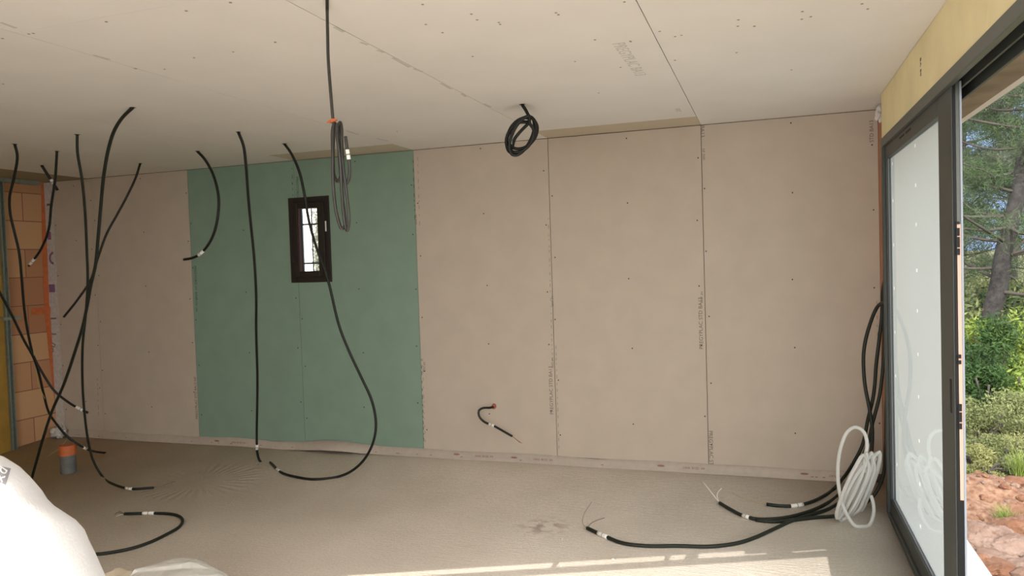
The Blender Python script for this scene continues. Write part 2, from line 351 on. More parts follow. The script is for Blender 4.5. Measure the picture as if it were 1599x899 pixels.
sm=MB(); bmesh.ops.create_circle(sm.bm,cap_ends=True,segments=8,radius=.0055); r=bmesh.ops.extrude_face_region(sm.bm,geom=list(sm.bm.faces)); bmesh.ops.translate(sm.bm,vec=(0,0,.0015),verts=[g for g in r['geom'] if isinstance(g,bmesh.types.BMVert)])
for v in sm.bm.verts: v.co=Vector((v.co.x,-v.co.z,v.co.y))
bmesh.ops.recalc_face_normals(sm.bm,faces=sm.bm.faces); screw_me=bpy.data.meshes.new('screw'); sm.bm.to_mesh(screw_me); sm.bm.free(); screw_me.materials.append(M['screw']); screw_me2=screw_me.copy(); screw_me2.materials[0]=M['screwp']
for o,xl,xr in boards:
    for cx,ph in ((xl+.025,0),((xl+xr)/2+.03,.12),(xr-.03,.22)):
        z=.3+ph
        while z<H-.03:
            if not(WX0-.03<cx<WX1+.03 and WZ0-.05<z<WZ1+.05):
                s=bpy.data.objects.new('screw',screw_me); COL.objects.link(s); s.parent=o; s.location=(cx+random.uniform(-.012,.012),0,z+random.uniform(-.05,.05))
            z+=.48 if cx!=(xl+xr)/2+.03 else .56
UP=(0,0,1); DN=(0,0,-1); RX=(1,0,0); LX=(-1,0,0)
def vtext(body,px,py,up,size,m='print',k=0):
    q=P(px,py,1,-.0008); text(body,size,(q.x,q.y,q.z),UP if up else DN, LX if up else RX,m,boards[k][0])
vtext('PREGYPLAC STD BA13',1098,545,True,.040,k=1)
vtext('PREGYPLAC STD BA13',1107,672,False,.040,k=0)
vtext('BA13',1094,196,False,.040,k=0)
vtext('PREGYPLAC STD BA13',864,647,True,.040,k=2)
vtext('STD BA13',1364,222,True,.036,k=0)
vtext('PREGYPLAC STD BA13 NF',309,654,True,.036,k=5)
vtext('PREGYDRO H1 BA13',303,415,False,.036,'printg',k=4); vtext('NF 2500 1200',305,462,False,.026,'printg',k=4)
vtext('PREGYDRO BA13',462,276,False,.036,'printg',k=3)
for (px,py,bd,s) in ((861,462,'siniat',0),(1097,232,'siniat',1),(1094,455,'siniat',1),(648,335,'siniat',0),(661,565,'siniat',0),(861,558,'siniat',0)):
    vtext('NF 2500',px,py,False,.024,k=2 if px<900 else 1)
# dashes of tiny printing along seams
for px,py0,py1,k,m_ in ((652,245,350,2,'print'),(660,560,690,2,'print'),(868,540,705,1,'print'),(645,250,345,3,'printg'),(658,560,690,3,'printg'),(856,340,560,2,'printc'),(152,590,650,6,'print'),(1369,470,560,0,'print'),(456,262,305,3,'printg')):
    y=py0
    while y<py1:
        h=random.uniform(2,7); a=P(px+(y-py0)*.03,y,1,-.0006); c=P(px+(y+h-py0)*.03,y+h,1,-.0006)
        MB().box(a.x-.0025,a.x+.0025,-.0009,-.0001,c.z,a.z).out('printed_mark',m_ if m_=='printg' else 'printb',boards[k][0]); y+=h+random.uniform(3,9)
# membrane foot strip (loose flap over the wall foot)
n=170; vs=[];fs=[]
for i in range(n+1):
    x=XL+.03+(1.14-XL-.03)*i/n; nz=noise.noise(Vector((x*1.7,0,5)))*.012+noise.noise(Vector((x*6,0,2)))*.004
    bu=math.exp(-((x+3.27)/.30)**2); yb=-.035-.07*bu+nz*1.5; zt=ZB+.004+nz+.035*bu
    for t,zz,yy in ((0,.047,yb-.005),(1,.06,yb+.005),(2,.083,-.016-.07*bu+nz*.5),(3,zt,-.003-.015*bu),(4,zt,-.0005-.013*bu)): vs.append((x,yy,zz+ (.032*bu if t<3 else 0)))
for i in range(n):
    for t in range(4): fs.append((i*5+t,(i+1)*5+t,(i+1)*5+t+1,i*5+t+1))
me=bpy.data.meshes.new('membrane_strip'); me.from_pydata(vs,[],fs); ms=thing(link('membrane_strip',me,'membrane',smooth=True),'pale printed vapour barrier strip along the foot of the back wall','membrane')
so=ms.modifiers.new('s','SOLIDIFY'); so.thickness=.0015
for px in (780,1010,1235,315,690):
    a=P(px+32,715,1,-.032); z0=ZB*.62
    text('6X  SD18  WAY',.024,(a.x+.28,-.036,z0+.026),LX,DN,'redprint',ms,'printed_text')
    mb=MB(); bmesh.ops.create_circle(mb.bm,cap_ends=True,segments=20,radius=.022); 
    for v in mb.bm.verts: v.co=Vector((a.x-.05+v.co.x*1.3,-.036,z0+.022+v.co.y*.35))
    mb.out('printed_oval','redprint',ms)
for i in range(26):
    x=random.uniform(XL+.3,1.0); MB().poly([(x,-.040,.070),(x+.02,-.040,.070),(x+.025,-.039,.076),(x+.008,-.039,.076)],(0,-.0005,0)).out('printed_mark','redprint',ms)

# left wall
b=MB(); b.box(XL-.3,XL,yf(XL)-.3,.34,-.3,2.95); wl=struct(b.out('wall_left','brick'),'bare terracotta block wall')
def plate(name,ptsL,ptsR,axis,val,thick,m,parent=None):
    mb=MB(); 
    for i in range(len(ptsL)-1):
        q=[P(*ptsL[i],axis,val),P(*ptsR[i],axis,val),P(*ptsR[i+1],axis,val),P(*ptsL[i+1],axis,val)]; mb.poly(q,thick)
    bmesh.ops.remove_doubles(mb.bm,verts=mb.bm.verts,dist=.0005)
    return mb.out(name,m,parent)
tl=[(64,288),(66,400),(69,480),(77,560),(87,640),(90,664)]; tr=[(73,288),(74,400),(77,480),(86,560),(94,640),(96,668)]
mbt=plate('adhesive_tape',tl,tr,0,XL+.004,(.0015,0,0),'orange'); thing(mbt,'orange adhesive tape strip running down the brick corner','tape')
plate('cross_strip',[(49,481),(49,492)],[(88,478),(88,489)],0,XL+.007,(.0015,0,0),'orange',mbt)
ml=[(71,288),(73,400),(76,480),(85,560),(90,600)]; mr_=[(79,288),(84,400),(88,480),(91,560),(93,600)]
mw=thing(plate('corner_membrane',ml,mr_,0,XL+.002,(.001,0,0),'white_membrane'),'white printed membrane strip in the corner beside the orange tape','membrane')
MB().box(XL+.003,-6.538,-.004,.0135,.05,H-.006).out('membrane_fold','white_membrane',mw)
def ymark(px0,px1,py0,py1,m_):
    a=P(px0,py0,1,-.005); c=P(px1,py1,1,-.005); MB().box(a.x,c.x,-.0055,-.0045,c.z,a.z).out('printed_mark',m_,mw)
ymark(75,86,444,456,'purple'); ymark(76,88,496,498,'print'); ymark(73,79,318,321,'print'); ymark(74,80,362,374,'purple'); ymark(80,88,520,523,'printb')
q=P(81,403,1,-.006); mb=MB()
for k in range(14):
    a0,a1=math.pi*(.55+.9*k/14),math.pi*(.55+.9*(k+1)/14); f=lambda a,r:(q.x+.03+r*math.cos(a),-.006,q.z+r*math.sin(a)); mb.poly([f(a0,.045),f(a1,.045),f(a1,.07),f(a0,.07)],(0,.0005,0))
mb.out('printed_mark','purple',mw)
q=P(82,552,1,-.008); text('ou',.11,(q.x,q.y,q.z),(.5,0,1),(-1,0,.5),'print',mw)
# metal stud and rail
a=P(9,285,0,XL+.05); c=P(21,690,0,XL+.05); st=empty('metal_stud',(XL+.03,c.y,0)); thing(st,'galvanised metal stud standing in front of the terracotta blocks','stud')
yy=c.y
for dx0,dx1,dy0,dy1 in ((.0,.0012,-.024,.024),(.0,.045,-.024,-.0228),(.0,.045,.0228,.024),(.044,.0452,-.024,-.015),(.044,.0452,.015,.024)):
    MB().box(dx0,dx1,dy0,dy1,.002,H-.045).out('profile_web' if dx1<.01 else 'profile_flange','galva',st)
MB().box(-.001,.07,-.06,.12,1.30,1.33,.002).out('bracket','galva',st)
b=MB(); b.box(XL+.012,XL+.06,yf(XL)+.4,-.10,H-.042,H-.040).box(XL+.012,XL+.0135,yf(XL)+.4,-.10,H-.042,H-.002).box(XL+.0585,XL+.06,yf(XL)+.4,-.10,H-.042,H-.002)
thing(b.out('ceiling_rail','galva'),'galvanised rail fixed along the top of the left wall','rail')
ip=MB(); ip.box(XL+.01,XL+.055,yf(XL)+.4,yy-.03,.002,1.33,.002); o=thing(ip.out('insulation_board','ochre'),'lower ochre board left of the metal stud','board')
ip=MB(); ip.box(XL+.01,XL+.055,yf(XL)+.4,yy-.03,1.335,H-.045,.002); o=thing(ip.out('insulation_board','ochre'),'upper ochre board left of the metal stud','board')
# crumpled membrane in the corner foot
def blob(name,loc,sx,sy,sz,m,seed,amp=.35,sub=3,parent=None,fr=1.6,flat=None,smooth=True):
    bm=bmesh.new(); bmesh.ops.create_icosphere(bm,subdivisions=sub,radius=1)
    for v in bm.verts:
        n_=1+amp*noise.noise(v.co*fr+Vector((seed*3.1,seed,0)))+amp*.4*noise.noise(v.co*fr*3+Vector((seed,0,seed)))
        v.co=Vector((v.co.x*n_*sx,v.co.y*n_*sy,v.co.z*n_*sz))
        if flat is not None: v.co.z=max(v.co.z,flat)
    me=bpy.data.meshes.new(name); bm.to_mesh(me); bm.free(); o=link(name,me,m,parent,smooth); o.location=loc; return o
cq=P(82,660,0,XL+.07)
thing(blob('crumpled_membrane',(XL+.14,-.10,.10),.08,.07,.06,'white_membrane',3,.5,4,fr=2.6,flat=-.05),'crumpled grey membrane scrap at the foot of the brick corner','membrane')

# ceiling
ceil=struct(MB().poly([(XL-.3,.34,2.735),(1.54,.34,2.735),(1.54,yf(1.54)-.1,2.735),(XL-.3,yf(XL-.3)-.1,2.735)],(0,0,.25)).out('ceiling','joint'),'ceiling lined with white plasterboard')
cx=[1.22,0,-1.2,-2.4,-3.6,-4.8,-6.05]; ends=[0,-.362,0,-.372,0,0]; cuts=[-3.1,-2.2,-3.6,-1.78,-3.3,-2.6]
for k in range(6):
    r_,l_=cx[k]-.002,cx[k+1]+.002; y1=ends[k]-.002; seg=[y1,cuts[k]]
    while seg[-1]-2.5>yf(l_): seg.append(seg[-1]-2.5)
    for i in range(len(seg)-1): MB().box(l_,r_,seg[i+1]+.0012,seg[i],H,H+.0125).out('plasterboard','ceil',ceil)
    MB().poly([(l_,seg[-1],H),(r_,seg[-1],H),(r_,yf(r_)-.05,H),(l_,yf(l_)-.05,H)],(0,0,.0125)).out('plasterboard','ceil',ceil)
o=MB().box(-1.2,0,-.364,0.01,H+.0015,H+.02).out('infill_strip','infill',ceil); o=MB().box(-3.6,-2.4,-.374,0.01,H+.0015,H+.02).out('infill_strip','infill',ceil)
MB().box(XL,-6.053,yf(XL)+.2,.01,H+.0015,H+.02).out('infill_strip','olive',ceil)
# ceiling screws
for (px,py) in ((745,31),(736,22),(660,7),(781,38),(779,35),(868,20),(872,23),(691,51),(665,38),(929,62),(985,65),(1153,31),(1152,41),(1178,41),(1253,18),(1252,30),(1266,26),(1030,49),(1054,57),(1064,55),(975,3),(1346,6),(1355,14),(1236,109),(1150,82),(984,64),(45,53),(52,52),(166,34),(291,17),(360,4),(303,90),(364,81),(430,66),(257,108),(212,107),(898,96),(738,88),(1054,94),(969,105),(935,145),(5,131),(4,60),(620,205)):
    q=P(px,py,2,H-.0015); s=bpy.data.objects.new('screw',screw_me2); COL.objects.link(s); s.parent=ceil; s.location=q; s.rotation_euler=(math.pi/2,0,0)
text('PREGYPLAC BA13',.085,(-.20,-2.4,H-.0006),(0,1,0),(1,0,0),'printc',ceil)
text('BA13',.05,(-.11,-.72,H-.0006),(0,1,0),(1,0,0),'printc',ceil)
for (ax,ay,bx_,by_) in ((521,42,537,50),(562,66,575,70),(588,78,600,82),(612,90,640,105),(645,107,660,112),(688,130,705,139),(720,146,728,151),(755,162,767,167),(0,35,26,44),(145,86,172,93),(208,106,214,108),(540,204,560,210),(588,216,606,220)):
    a=P(ax,ay,2,H-.0004); c=P(bx_,by_,2,H-.0004); d=(c-a).normalized(); nn=Vector((-d.y,d.x,0))*.010
    MB().poly([a-nn,a+nn*.6,c+nn,c-nn*.7],(0,0,-.0004)).out('joint_mark','printc',ceil)

# right wall: opening from y=-.56 to -6 in the thick outer wall
b=MB(); OX0,OX1=1.262,1.54; YE=-.50
b.box(1.262,OX1,YE,.34,-.3,2.95).box(OX0,OX1,-5.9,YE,2.45,2.95).box(1.21,OX1,yf(1.3)-.2,-5.0,-.3,2.95)
wr=struct(b.out('wall_right','soffit'),'raw right-hand wall above and beside the sliding door')
b=MB(); b.box(OX1+.001,OX1+.04,YE,.38,-.3,2.95).box(OX1+.001,OX1+.04,-5.0,YE,2.45,2.95).box(OX1+.001,OX1+.04,yf(1.3)-.2,-5.0,-.3,2.95); b.out('outer_render','render',wr)
struct(MB().box(1.262,1.56,-5.0,YE,-.3,-.05,.004).out('trim_1','render'),'pale outer door sill')
# right corner: terracotta slot with tape
struct(MB().box(1.2088,1.2615,-.555,.013,0,H-.002).out('trim_2','terra'),'bare terracotta edge beside the sliding door')
# board edge return
MB().box(1.2070,1.2084,-.20,-.12,ZB,H-.10).box(1.2070,1.2084,-.035,-.012,ZB,H-.10).out('adhesive_tape','orange',None)
thing(bpy.data.objects['adhesive_tape.001'],'thin red-orange tape line in the right corner beside the door frame','tape')
# yellow panels above door
yq=[-.57,-1.75,-3.0,-4.1,-5.0,-5.70]
for i in range(5):
    names=['farthest yellow insulation panel, in the corner above the sliding door','second yellow insulation panel from the corner, above the sliding door','yellow insulation panel above the open half of the sliding door','fourth yellow insulation panel from the corner, above the open door','nearest yellow insulation panel above the open door']
    thing(MB().box(XW,1.2595,yq[i+1]+.0015,yq[i],2.409,H-.002,.002).out('foam_panel','yellow',rel=None),names[i],'insulation panel','yellow panels above the door')
text('BA 80',.035,(XW-.0008,-1.86,2.60),(0,0,-1),(0,-1,0),'print',bpy.data.objects['foam_panel.001'])
# wool tuft
q=P(1374,162,1,-.20); thing(blob('wool_tuft',(q.x,-.20,H-.062),.028,.08,.055,'foam',5,.5,4,fr=2.3),'tuft of white wool poking out of the top right corner','insulation')

# sliding door --------------------------------------------------
door=struct(empty('door_1',(1.2,-2.8,0)),'anthracite aluminium sliding door with an open half'); dr=Vector((1.2,-2.8,0))
def dpart(name,m,boxes,bev=.002,parent=door,label=None):
    mb=MB()
    for bb in boxes: mb.box(*bb,bev)
    o=mb.out(name,m,parent,rel=dr)
    if label:o['label']=label
    return o
Y0,Y1=-.56,-4.95
dpart('outer_frame','anth',[(1.152,1.172,Y0-.05,Y0,0,2.407),(1.172,1.262,Y0-.02,Y0,0,2.407),(1.152,1.262,Y1,Y1+.05,0,2.407)])
dpart('head_rail','anth2',[(1.150,1.176,Y1,Y0,2.352,2.407)],.003)
dpart('head_rail','anth',[(1.176,1.184,Y1,Y0,2.375,2.407),(1.213,1.222,Y1,Y0,2.35,2.407),(1.250,1.262,Y1,Y0,2.33,2.407)],.001)
dpart('head_groove','black',[(1.184,1.213,Y1,Y0-.02,2.385,2.407),(1.222,1.250,Y1,Y0-.02,2.385,2.407)],0)
dpart('bottom_rail','anth',[(1.152,1.262,Y1,Y0,-.01,.018)],.002)
dpart('bottom_rail','anth2',[(1.156,1.166,Y1,Y0,.018,.034),(1.222,1.228,Y1,Y0,.018,.032),(1.256,1.262,Y1,Y0,.018,.032)],.001)
# closed leaf
LY0,LY1=-.585,-2.405
leaf=dpart('sash','anth',[(1.168,1.206,-.64,LY0,.034,2.37),(1.168,1.206,LY1,-2.165,.034,2.37),(1.168,1.206,-2.165,-.64,.034,.125),(1.168,1.206,-2.165,-.64,2.275,2.37)],.003)
dpart('vent_slot','black',[(1.1675,1.1695,-1.32,-1.16,2.318,2.330),(1.1675,1.1695,-1.52,-1.36,2.318,2.330)],0,leaf)
fm=MB(); fm.poly([(1.186,-2.165,.125),(1.186,-2.165,2.275),(1.186,-.64,2.275),(1.186,-.64,.125)]); fm.out('pane','glass',leaf,rel=dr)
fm=MB(); CA=(P(1396.5,450,0,1.196).y,(253,312,382,450,518,585,719,797)); CB=(P(1432,450,0,1.196).y,(225,288,350,422,485,552,617,684,749,812,852)); yc=-2.165; tb=MB()
for cyy,lst in sorted((CA,CB)):
    cyy=max(min(cyy,-.70),-2.1); fm.poly([(1.196,yc,.125),(1.196,cyy-.015,.125),(1.196,cyy-.015,2.275),(1.196,yc,2.275)]); zc=2.275
    for py in lst:
        zq=P(1397 if lst[0]==253 else 1432,py,0,1.196).z; tb.poly([(1.196,cyy-.015,zq-.009),(1.196,cyy+.015,zq-.009),(1.196,cyy+.015,zq+.009),(1.196,cyy-.015,zq+.009)])
        fm.poly([(1.196,cyy-.015,zq+.009),(1.196,cyy+.015,zq+.009),(1.196,cyy+.015,zc),(1.196,cyy-.015,zc)]); zc=zq-.009
    fm.poly([(1.196,cyy-.015,.125),(1.196,cyy+.015,.125),(1.196,cyy+.015,zc),(1.196,cyy-.015,zc)]); yc=cyy+.015
fm.poly([(1.196,yc,.125),(1.196,-.64,.125),(1.196,-.64,2.275),(1.196,yc,2.275)])
fl_=fm.out('protective_film','film',leaf,rel=dr); fl_['label']='milky white film behind the glass'; tb.out('film_perforations','tab',leaf,rel=dr)
dpart('gasket','alu',[(1.180,1.184,-2.165,-.64,.125,.131),(1.180,1.184,-.646,-.64,.125,2.275)],0,leaf)
# leaf edge: grooves, salmon profile
ee=LY1
dpart('edge_profile','alu',[(1.198,1.206,ee-.006,ee-.001,.034,2.37)],.001,leaf)
dpart('edge_profile','black',[(1.174,1.184,ee-.0045,ee-.0005,.034,2.37)],0,leaf)
zs=P(1495,350,1,ee).z; ze=P(1495,780,1,ee).z
dpart('edge_profile','salmon',[(1.184,1.198,ee-.005,ee-.0005,ze,zs)],.001,leaf,'salmon pink edge strip')
dpart('edge_profile','anth2',[(1.184,1.198,ee-.004,ee-.0005,zs,2.37),],.001,leaf)
dpart('edge_profile','black',[(1.184,1.198,ee-.004,ee-.0005,.034,ze)],.0,leaf)
for py0,py1 in ((346,350),(356,368),(370,386),(388,398),(553,559),(562,568),(630,641),(643,658),(660,669)):
    dpart('latch_block','black',[(1.180,1.193,ee-.009,ee-.004,P(1494,py1,1,ee).z,P(1494,py0,1,ee).z)],0,leaf)
dpart('pull_recess','black',[(1.1665,1.169,-2.36,-2.335,1.02,1.16)],0,leaf)
# second leaf slid to the far end beyond the camera
dpart('sash','anth',[(1.222,1.250,-2.52,-2.44,.034,2.36)][:0]+[(1.222,1.250,-4.93,-4.85,.034,2.37),(1.222,1.250,-4.2,-4.12,.034,2.37)],.003)

# unseen front wall behind the camera, skew and bay shaped to cut the sun patch
b=MB(); skew(b,.74,1.54,-.3,2.95); skew(b,XL-.3,-2.5,-.3,2.95); skew(b,-2.5,.74,ZL+.085,2.95,.03)
struct(b.out('wall_sun_mask','terra'),'unseen front wall, skewed and opened to shape the sun patch')
b=MB(); skew(b,-2.5,.74,ZL,ZL+.035,.03,-.01); skew(b,-.02,.05,ZL+.035,ZL+.085,.03); skew(b,.42,.56,ZL+.035,ZL+.085,.03); skew(b,.3,.74,ZL+.055,ZL+.085,.03); skew(b,-.13,-.10,ZL+.035,ZL+.085,.03); skew(b,-.72,-.69,ZL+.035,ZL+.085,.03)  # unseen bar and blocks added to break the sun into thin floor strips
struct(b.out('sun_slit_bar','anth'),'unseen added bar splitting the sunlight into floor strips')

# small window ----------------------------------------------------
win=struct(empty('window_1',((WX0+WX1)/2,.03,WZ0)),'small dark framed window in the green board'); wr_=Vector(((WX0+WX1)/2,.03,WZ0))
def wpart(name,m,boxes,bev=.002,parent=win):
    mb=MB()
    for bb in boxes: mb.box(*bb,bev)
    return mb.out(name,m,parent,rel=wr_)
f=.05
wpart('outer_frame','bronze',[(WX0+.001,WX0+f,-.012,.09,WZ0+.001,WZ1-.001),(WX1-f,WX1-.001,-.012,.09,WZ0+.001,WZ1-.001),(WX0+f,WX1-f,-.012,.09,WZ0+.001,WZ0+f),(WX0+f,WX1-f,-.012,.09,WZ1-f,WZ1-.001)],.003)
g=.098; gr_=.118
sash=wpart('sash','bronze',[(WX0+f,WX0+g,-.024,.06,WZ0+f,WZ1-f),(WX1-gr_,WX1-f,-.024,.06,WZ0+f,WZ1-f),(WX0+g,WX1-gr_,-.024,.06,WZ0+f,WZ0+.103),(WX0+g,WX1-gr_,-.024,.06,WZ1-.103,WZ1-f)],.004)
fm=MB(); fm.poly([(WX0+g,.022,WZ0+.1),(WX1-gr_,.022,WZ0+.1),(WX1-gr_,.022,WZ1-.1),(WX0+g,.022,WZ1-.1)]); fm.out('pane','glass',sash,rel=wr_)
wpart('glazing_bead','reveal',[(WX0+g,WX0+g+.006,-.01,.02,WZ0+.1,WZ1-.1)],.001,sash)
a=P(508,345,1,-.03); c=P(508,361,1,-.03); wpart('latch_plate','sleeve',[(a.x-.006,a.x+.006,-.030,-.024,c.z,a.z)],.001,sash)
a=P(458.5,404,1,-.03); wpart('handle','bronze',[(a.x-.012,a.x+.012,-.036,-.024,a.z-.05,a.z+.02),(a.x-.006,a.x+.006,-.05,-.036,a.z-.03,a.z+.012)],.003,sash)
rv=MB(); rv.box(WX0,WX0+.004,.092,.211,WZ0,WZ1).box(WX1-.004,WX1,.092,.211,WZ0,WZ1).box(WX0+.004,WX1-.004,.092,.211,WZ0,WZ0+.004).box(WX0+.004,WX1-.004,.092,.211,WZ1-.004,WZ1); rv.out('window_reveal','plaster',wb)
gx0,gx1=WX0+.02,WX1-.02
gy=.16
me=None
gri=empty('window_grille',((WX0+WX1)/2,gy,WZ0)); thing(gri,'iron grille bars outside the small window','grille')
grr=Vector(gri.location)
for py in (350,411):
    q=P(485,py,1,gy); link('bar',tube_mesh('bar',rel_path([Vector((WX0-.0,gy,q.z)),Vector((WX1,gy,q.z))],grr),.008),'anth2',gri,True)
q=P(489,380,1,gy); link('bar',tube_mesh('bar',rel_path([Vector((q.x,gy-.008,WZ0)),Vector((q.x,gy-.008,WZ1))],grr),.006),'anth2',gri,True)
# outside the small window: white garden wall and a pale shrub
gw=MB()
gx=P(485,380,1,8.0).x
for k in range(60):
    gw.box(gx-4+k*.1,gx-4+(k+1)*.1-.006,8.0,8.04,-.9,3.2,.003)
gwo=thing(empty('garden_fence',(gx,8.02,-.9)),'white board fence seen through the small window','fence'); gw.out('fence_boards','render',gwo,rel=(gx,8.02,-.9))
MB().box(gx-4,gx+2,8.045,8.08,.2,.3).box(gx-4,gx+2,8.045,8.08,2.4,2.5).out('fence_rail','render',gwo,rel=(gx,8.02,-.9))

# ------------------------------------------------------------------ conduits
def conduit(label,pts,rad=.01,m='conduit',sleeve=(),wires=(),end=None,corr=False,group='black conduits hanging from the ceiling',name='electrical_conduit',raw=None,step=.02):
    wp=raw if raw is not None else resolve(pts,rad); path=catmull(wp,step); o0=Vector(path[0])
    root=thing(empty(name,o0),label,'cable',group)
    link('conduit_tube',tube_mesh('conduit_tube',rel_path(path,o0),rad,10 if rad>.009 else 8,corr),m,root,True)
    pp=[pix(p) for p in path]
    for s in sleeve:
        L=s[2] if len(s)>2 else .045
        i=min(range(len(path)),key=lambda i:(pp[i][0]-s[0])**2+(pp[i][1]-s[1])**2)
        i=min(max(i,1),len(path)-2); d=(path[i+1]-path[i-1]).normalized()
        # follow the curve
        acc=0;j=i
        while j>0 and acc<L/2: acc+=(path[j]-path[j-1]).length; j-=1
        acc=0;k=i
        while k<len(path)-1 and acc<L/2: acc+=(path[k]-path[k+1]).length; k+=1
        so=link('label_sleeve',tube_mesh('label_sleeve',rel_path(path[j:k+1],o0),rad*1.18,12),'sleeve',root,True)
        mk=link('label_mark',tube_mesh('label_mark',rel_path([path[i]-d*.0025,path[i]+d*.0025],o0),rad*1.2,12),'w_grey',so)
    for wpts,wm in wires:
        wr2=resolve(wpts,.002); link('wire',tube_mesh('wire',rel_path(catmull(wr2,.015),o0),.0022,6),wm,root,True)
    return root
c1=[(23,225,'c'),(27,243),(22,277),(15,308),(16,333),(23,364),(30,395),(34,436),(38,482),(44,521),(53,557),(68,585),(85,610),(107,628),(126,639,-1.1),(137,644)]
conduit('leftmost black conduit from the ceiling, snaking down in front of the bricks',c1,.0098,sleeve=[(126,639)],wires=[([(137,644,-1.1),(144,645,-1.1)],'w_green'),([(52,545,-1.3),(56,575,-1.3),(60,600,-1.3),(70,622,-1.3)],'w_green')])
c2=[(89,236,'c'),(86,280),(80,321),(76,358),(64,389),(45,415,-1.2)]
conduit('short black conduit left of the corner, curving down to the bricks',c2,.0098,sleeve=[(51,410)])
c3=[(65,258,'c'),(74,272),(82,284),(90,297,-.8)]
conduit('very short straight black conduit stub poking down near the brick corner',c3,.012,sleeve=[(82,284,.02)])
c0=[(-60,330,-2.2),(-30,400),(0,457,-1.7),(20,495),(38,532),(52,557),(60,580),(68,614),(77,645),(90,664),(107,683),(128,697,-.95),(145,704),(167,707,(2,.012))]
conduit('black conduit sagging in from the left edge, ending by the orange capped pipe',c0,.0098,sleeve=[(133,699)],wires=[([(110,665,-1.),(104,685,-1.),(92,700,-1.),(74,712,-1.)],'w_green')])
c4=[(120.5,210,'c'),(121,237),(128,280),(133,333),(135.5,389),(137,440),(134,490),(129,540),(129,600),(132,645),(138,690),(146,720),(158,741,'f'),(176,755,'f'),(207,763,'f'),(240,761,'f')]
conduit('long nearly straight black conduit dropping to the floor beside the broom fan marks',c4,.0095,'conduit_d',sleeve=[(202,763)],wires=[([(240,761,'f'),(255,757,'f'),(273,751,'f')],'w_grey'),([(240,761,'f'),(247,756,'f'),(250,759,'f')],'w_tan')])
c5=[(207,168,'c'),(190,185),(178,205),(170,230),(162,274),(157,327),(153,374),(149,414),(142,445),(136,478),(129,510),(117,549),(100,599),(82,640),(67,685),(57,720),(48,752,'f'),(40,790,'f'),(50,840,'f'),(90,866,'f'),(150,865,'f'),(175,862,'f'),(205,856,'f'),(235,846,'f'),(262,833,'f'),(279,823,'f'),(285,813,'f'),(280,806,'f'),(265,802,'f'),(232,801,'f'),(194,802,'f')]
conduit('long black conduit curving from the ceiling behind the white bag, hooking back on the floor',c5,.0105,'conduit_d',sleeve=[(231,801)],wires=[([(194,802,'f'),(187,798,'f'),(184,794,-1.6)],'w_grey'),([(194,802,'f'),(186,804,'f'),(181,806,'f')],'w_white'),([(194,802,'f'),(183,800,'f'),(179,803,'f')],'w_grey')])
c6=[(219,255,'c'),(212,277),(199,305),(184,333),(167,364),(154,399),(142,436),(121,468),(99.5,495,-.9)]
conduit('black conduit slanting down left across the two long ones and ending in mid air',c6,.0098,wires=[([(99.5,495,-.9),(94,506,-.9)],'w_tan')])
c7=[(308,236,'c'),(320,249),(333,273),(341,305),(341,330),(336,358),(327,379),(313,396),(299,403),(287,405,-.85)]
conduit('short black conduit curling like a hook in front of the left green board',c7,.011,sleeve=[(312,396)])
c8=[(372,206,'c'),(380,227),(384,258),(387.5,305),(391.5,348),(397,404),(400,460),(400,516),(402,591),(401,689,-.45),(402,708),(405,718),(409,723.5,(2,.012))]
conduit('straight black conduit hanging nearly to the floor left of the small window',c8,.0105,sleeve=[(402,699)],wires=[([(405,724,'f'),(401,726,'f')],'w_tan')])
c9=[(444,224.5,'c'),(454.5,239),(467,267),(475,301.5),(482.5,345),(495,389),(507.5,423),(514,444),(529.5,508),(545,548),(563.5,587.5),(580.5,625),(587,659,-.62),(584,686),(571,714),(552,733),(529.5,743.6,'f'),(492,748,'f'),(461,744,'f'),(440.7,738,'f'),(422,721.7,-.42)]
conduit('black conduit crossing the small window and looping over the floor',c9,.0105,sleeve=[(435,734)])
# bundled conduit hanging nearest the camera
Yb=-3.35
top=P(511,-18,2,H-.001)
bp=[top,P(511,20,1,Yb),P(511.5,49,1,Yb),P(512.5,91,1,Yb),P(516,140,1,Yb),P(519.5,182,1,Yb)]
def LQ(px,py,dy): return P(px,py,1,Yb+dy)
loops=[LQ(521,197,.0),LQ(520,240,-.015),LQ(520.5,290,-.01),LQ(526,335,-.005),LQ(534,357,0),LQ(539,350,.012),LQ(535,310,.02),LQ(531,260,.02),LQ(526,205,.015),
 LQ(523,192,.01),LQ(519.5,200,.02),LQ(520,250,.03),LQ(521.5,272,.03),LQ(527,283,.03),LQ(533,270,.02),LQ(530,230,.03),LQ(528,198,.03),LQ(531,191,.02),
 LQ(533.5,200,.0),LQ(534,240,-.01),LQ(541,300,-.01),LQ(545,345,-.01),LQ(542,360,0),LQ(538,345,.0),LQ(534,300,-.012),LQ(531,250,-.02),LQ(526,205,-.02),LQ(528,194,-.01),
 LQ(532,202,.01),LQ(535,245,.02),LQ(538,283,.01),LQ(541,287,.0),LQ(545.5,275,.0),LQ(545.5,255,-.005),LQ(542.5,235,-.01),LQ(539.5,213,-.01)]
bd=conduit('bundled corrugated conduit tied with orange tape, hanging right of the small window',None,.0066,'conduit_g',sleeve=[(541.5,241,.036)],corr=True,raw=bp+loops,step=.0035)
q=P(520,189,1,Yb); kn=MB(); 
ti=link('tape_tie',tube_mesh('tape_tie',rel_path([q+Vector((-.001,0,.007)),q+Vector((0,0,0)),q+Vector((.001,0,-.005))],Vector(bd.location)),.0115,10),'orange',bd); 
blob('tape_knot',q-Vector(bd.location)+Vector((-.012,-.006,-.002)),.009,.007,.005,'orange',2,.6,3,bd)
blob('tape_knot',q-Vector(bd.location)+Vector((.012,-.006,.002)),.009,.007,.004,'orange',4,.6,3,bd)
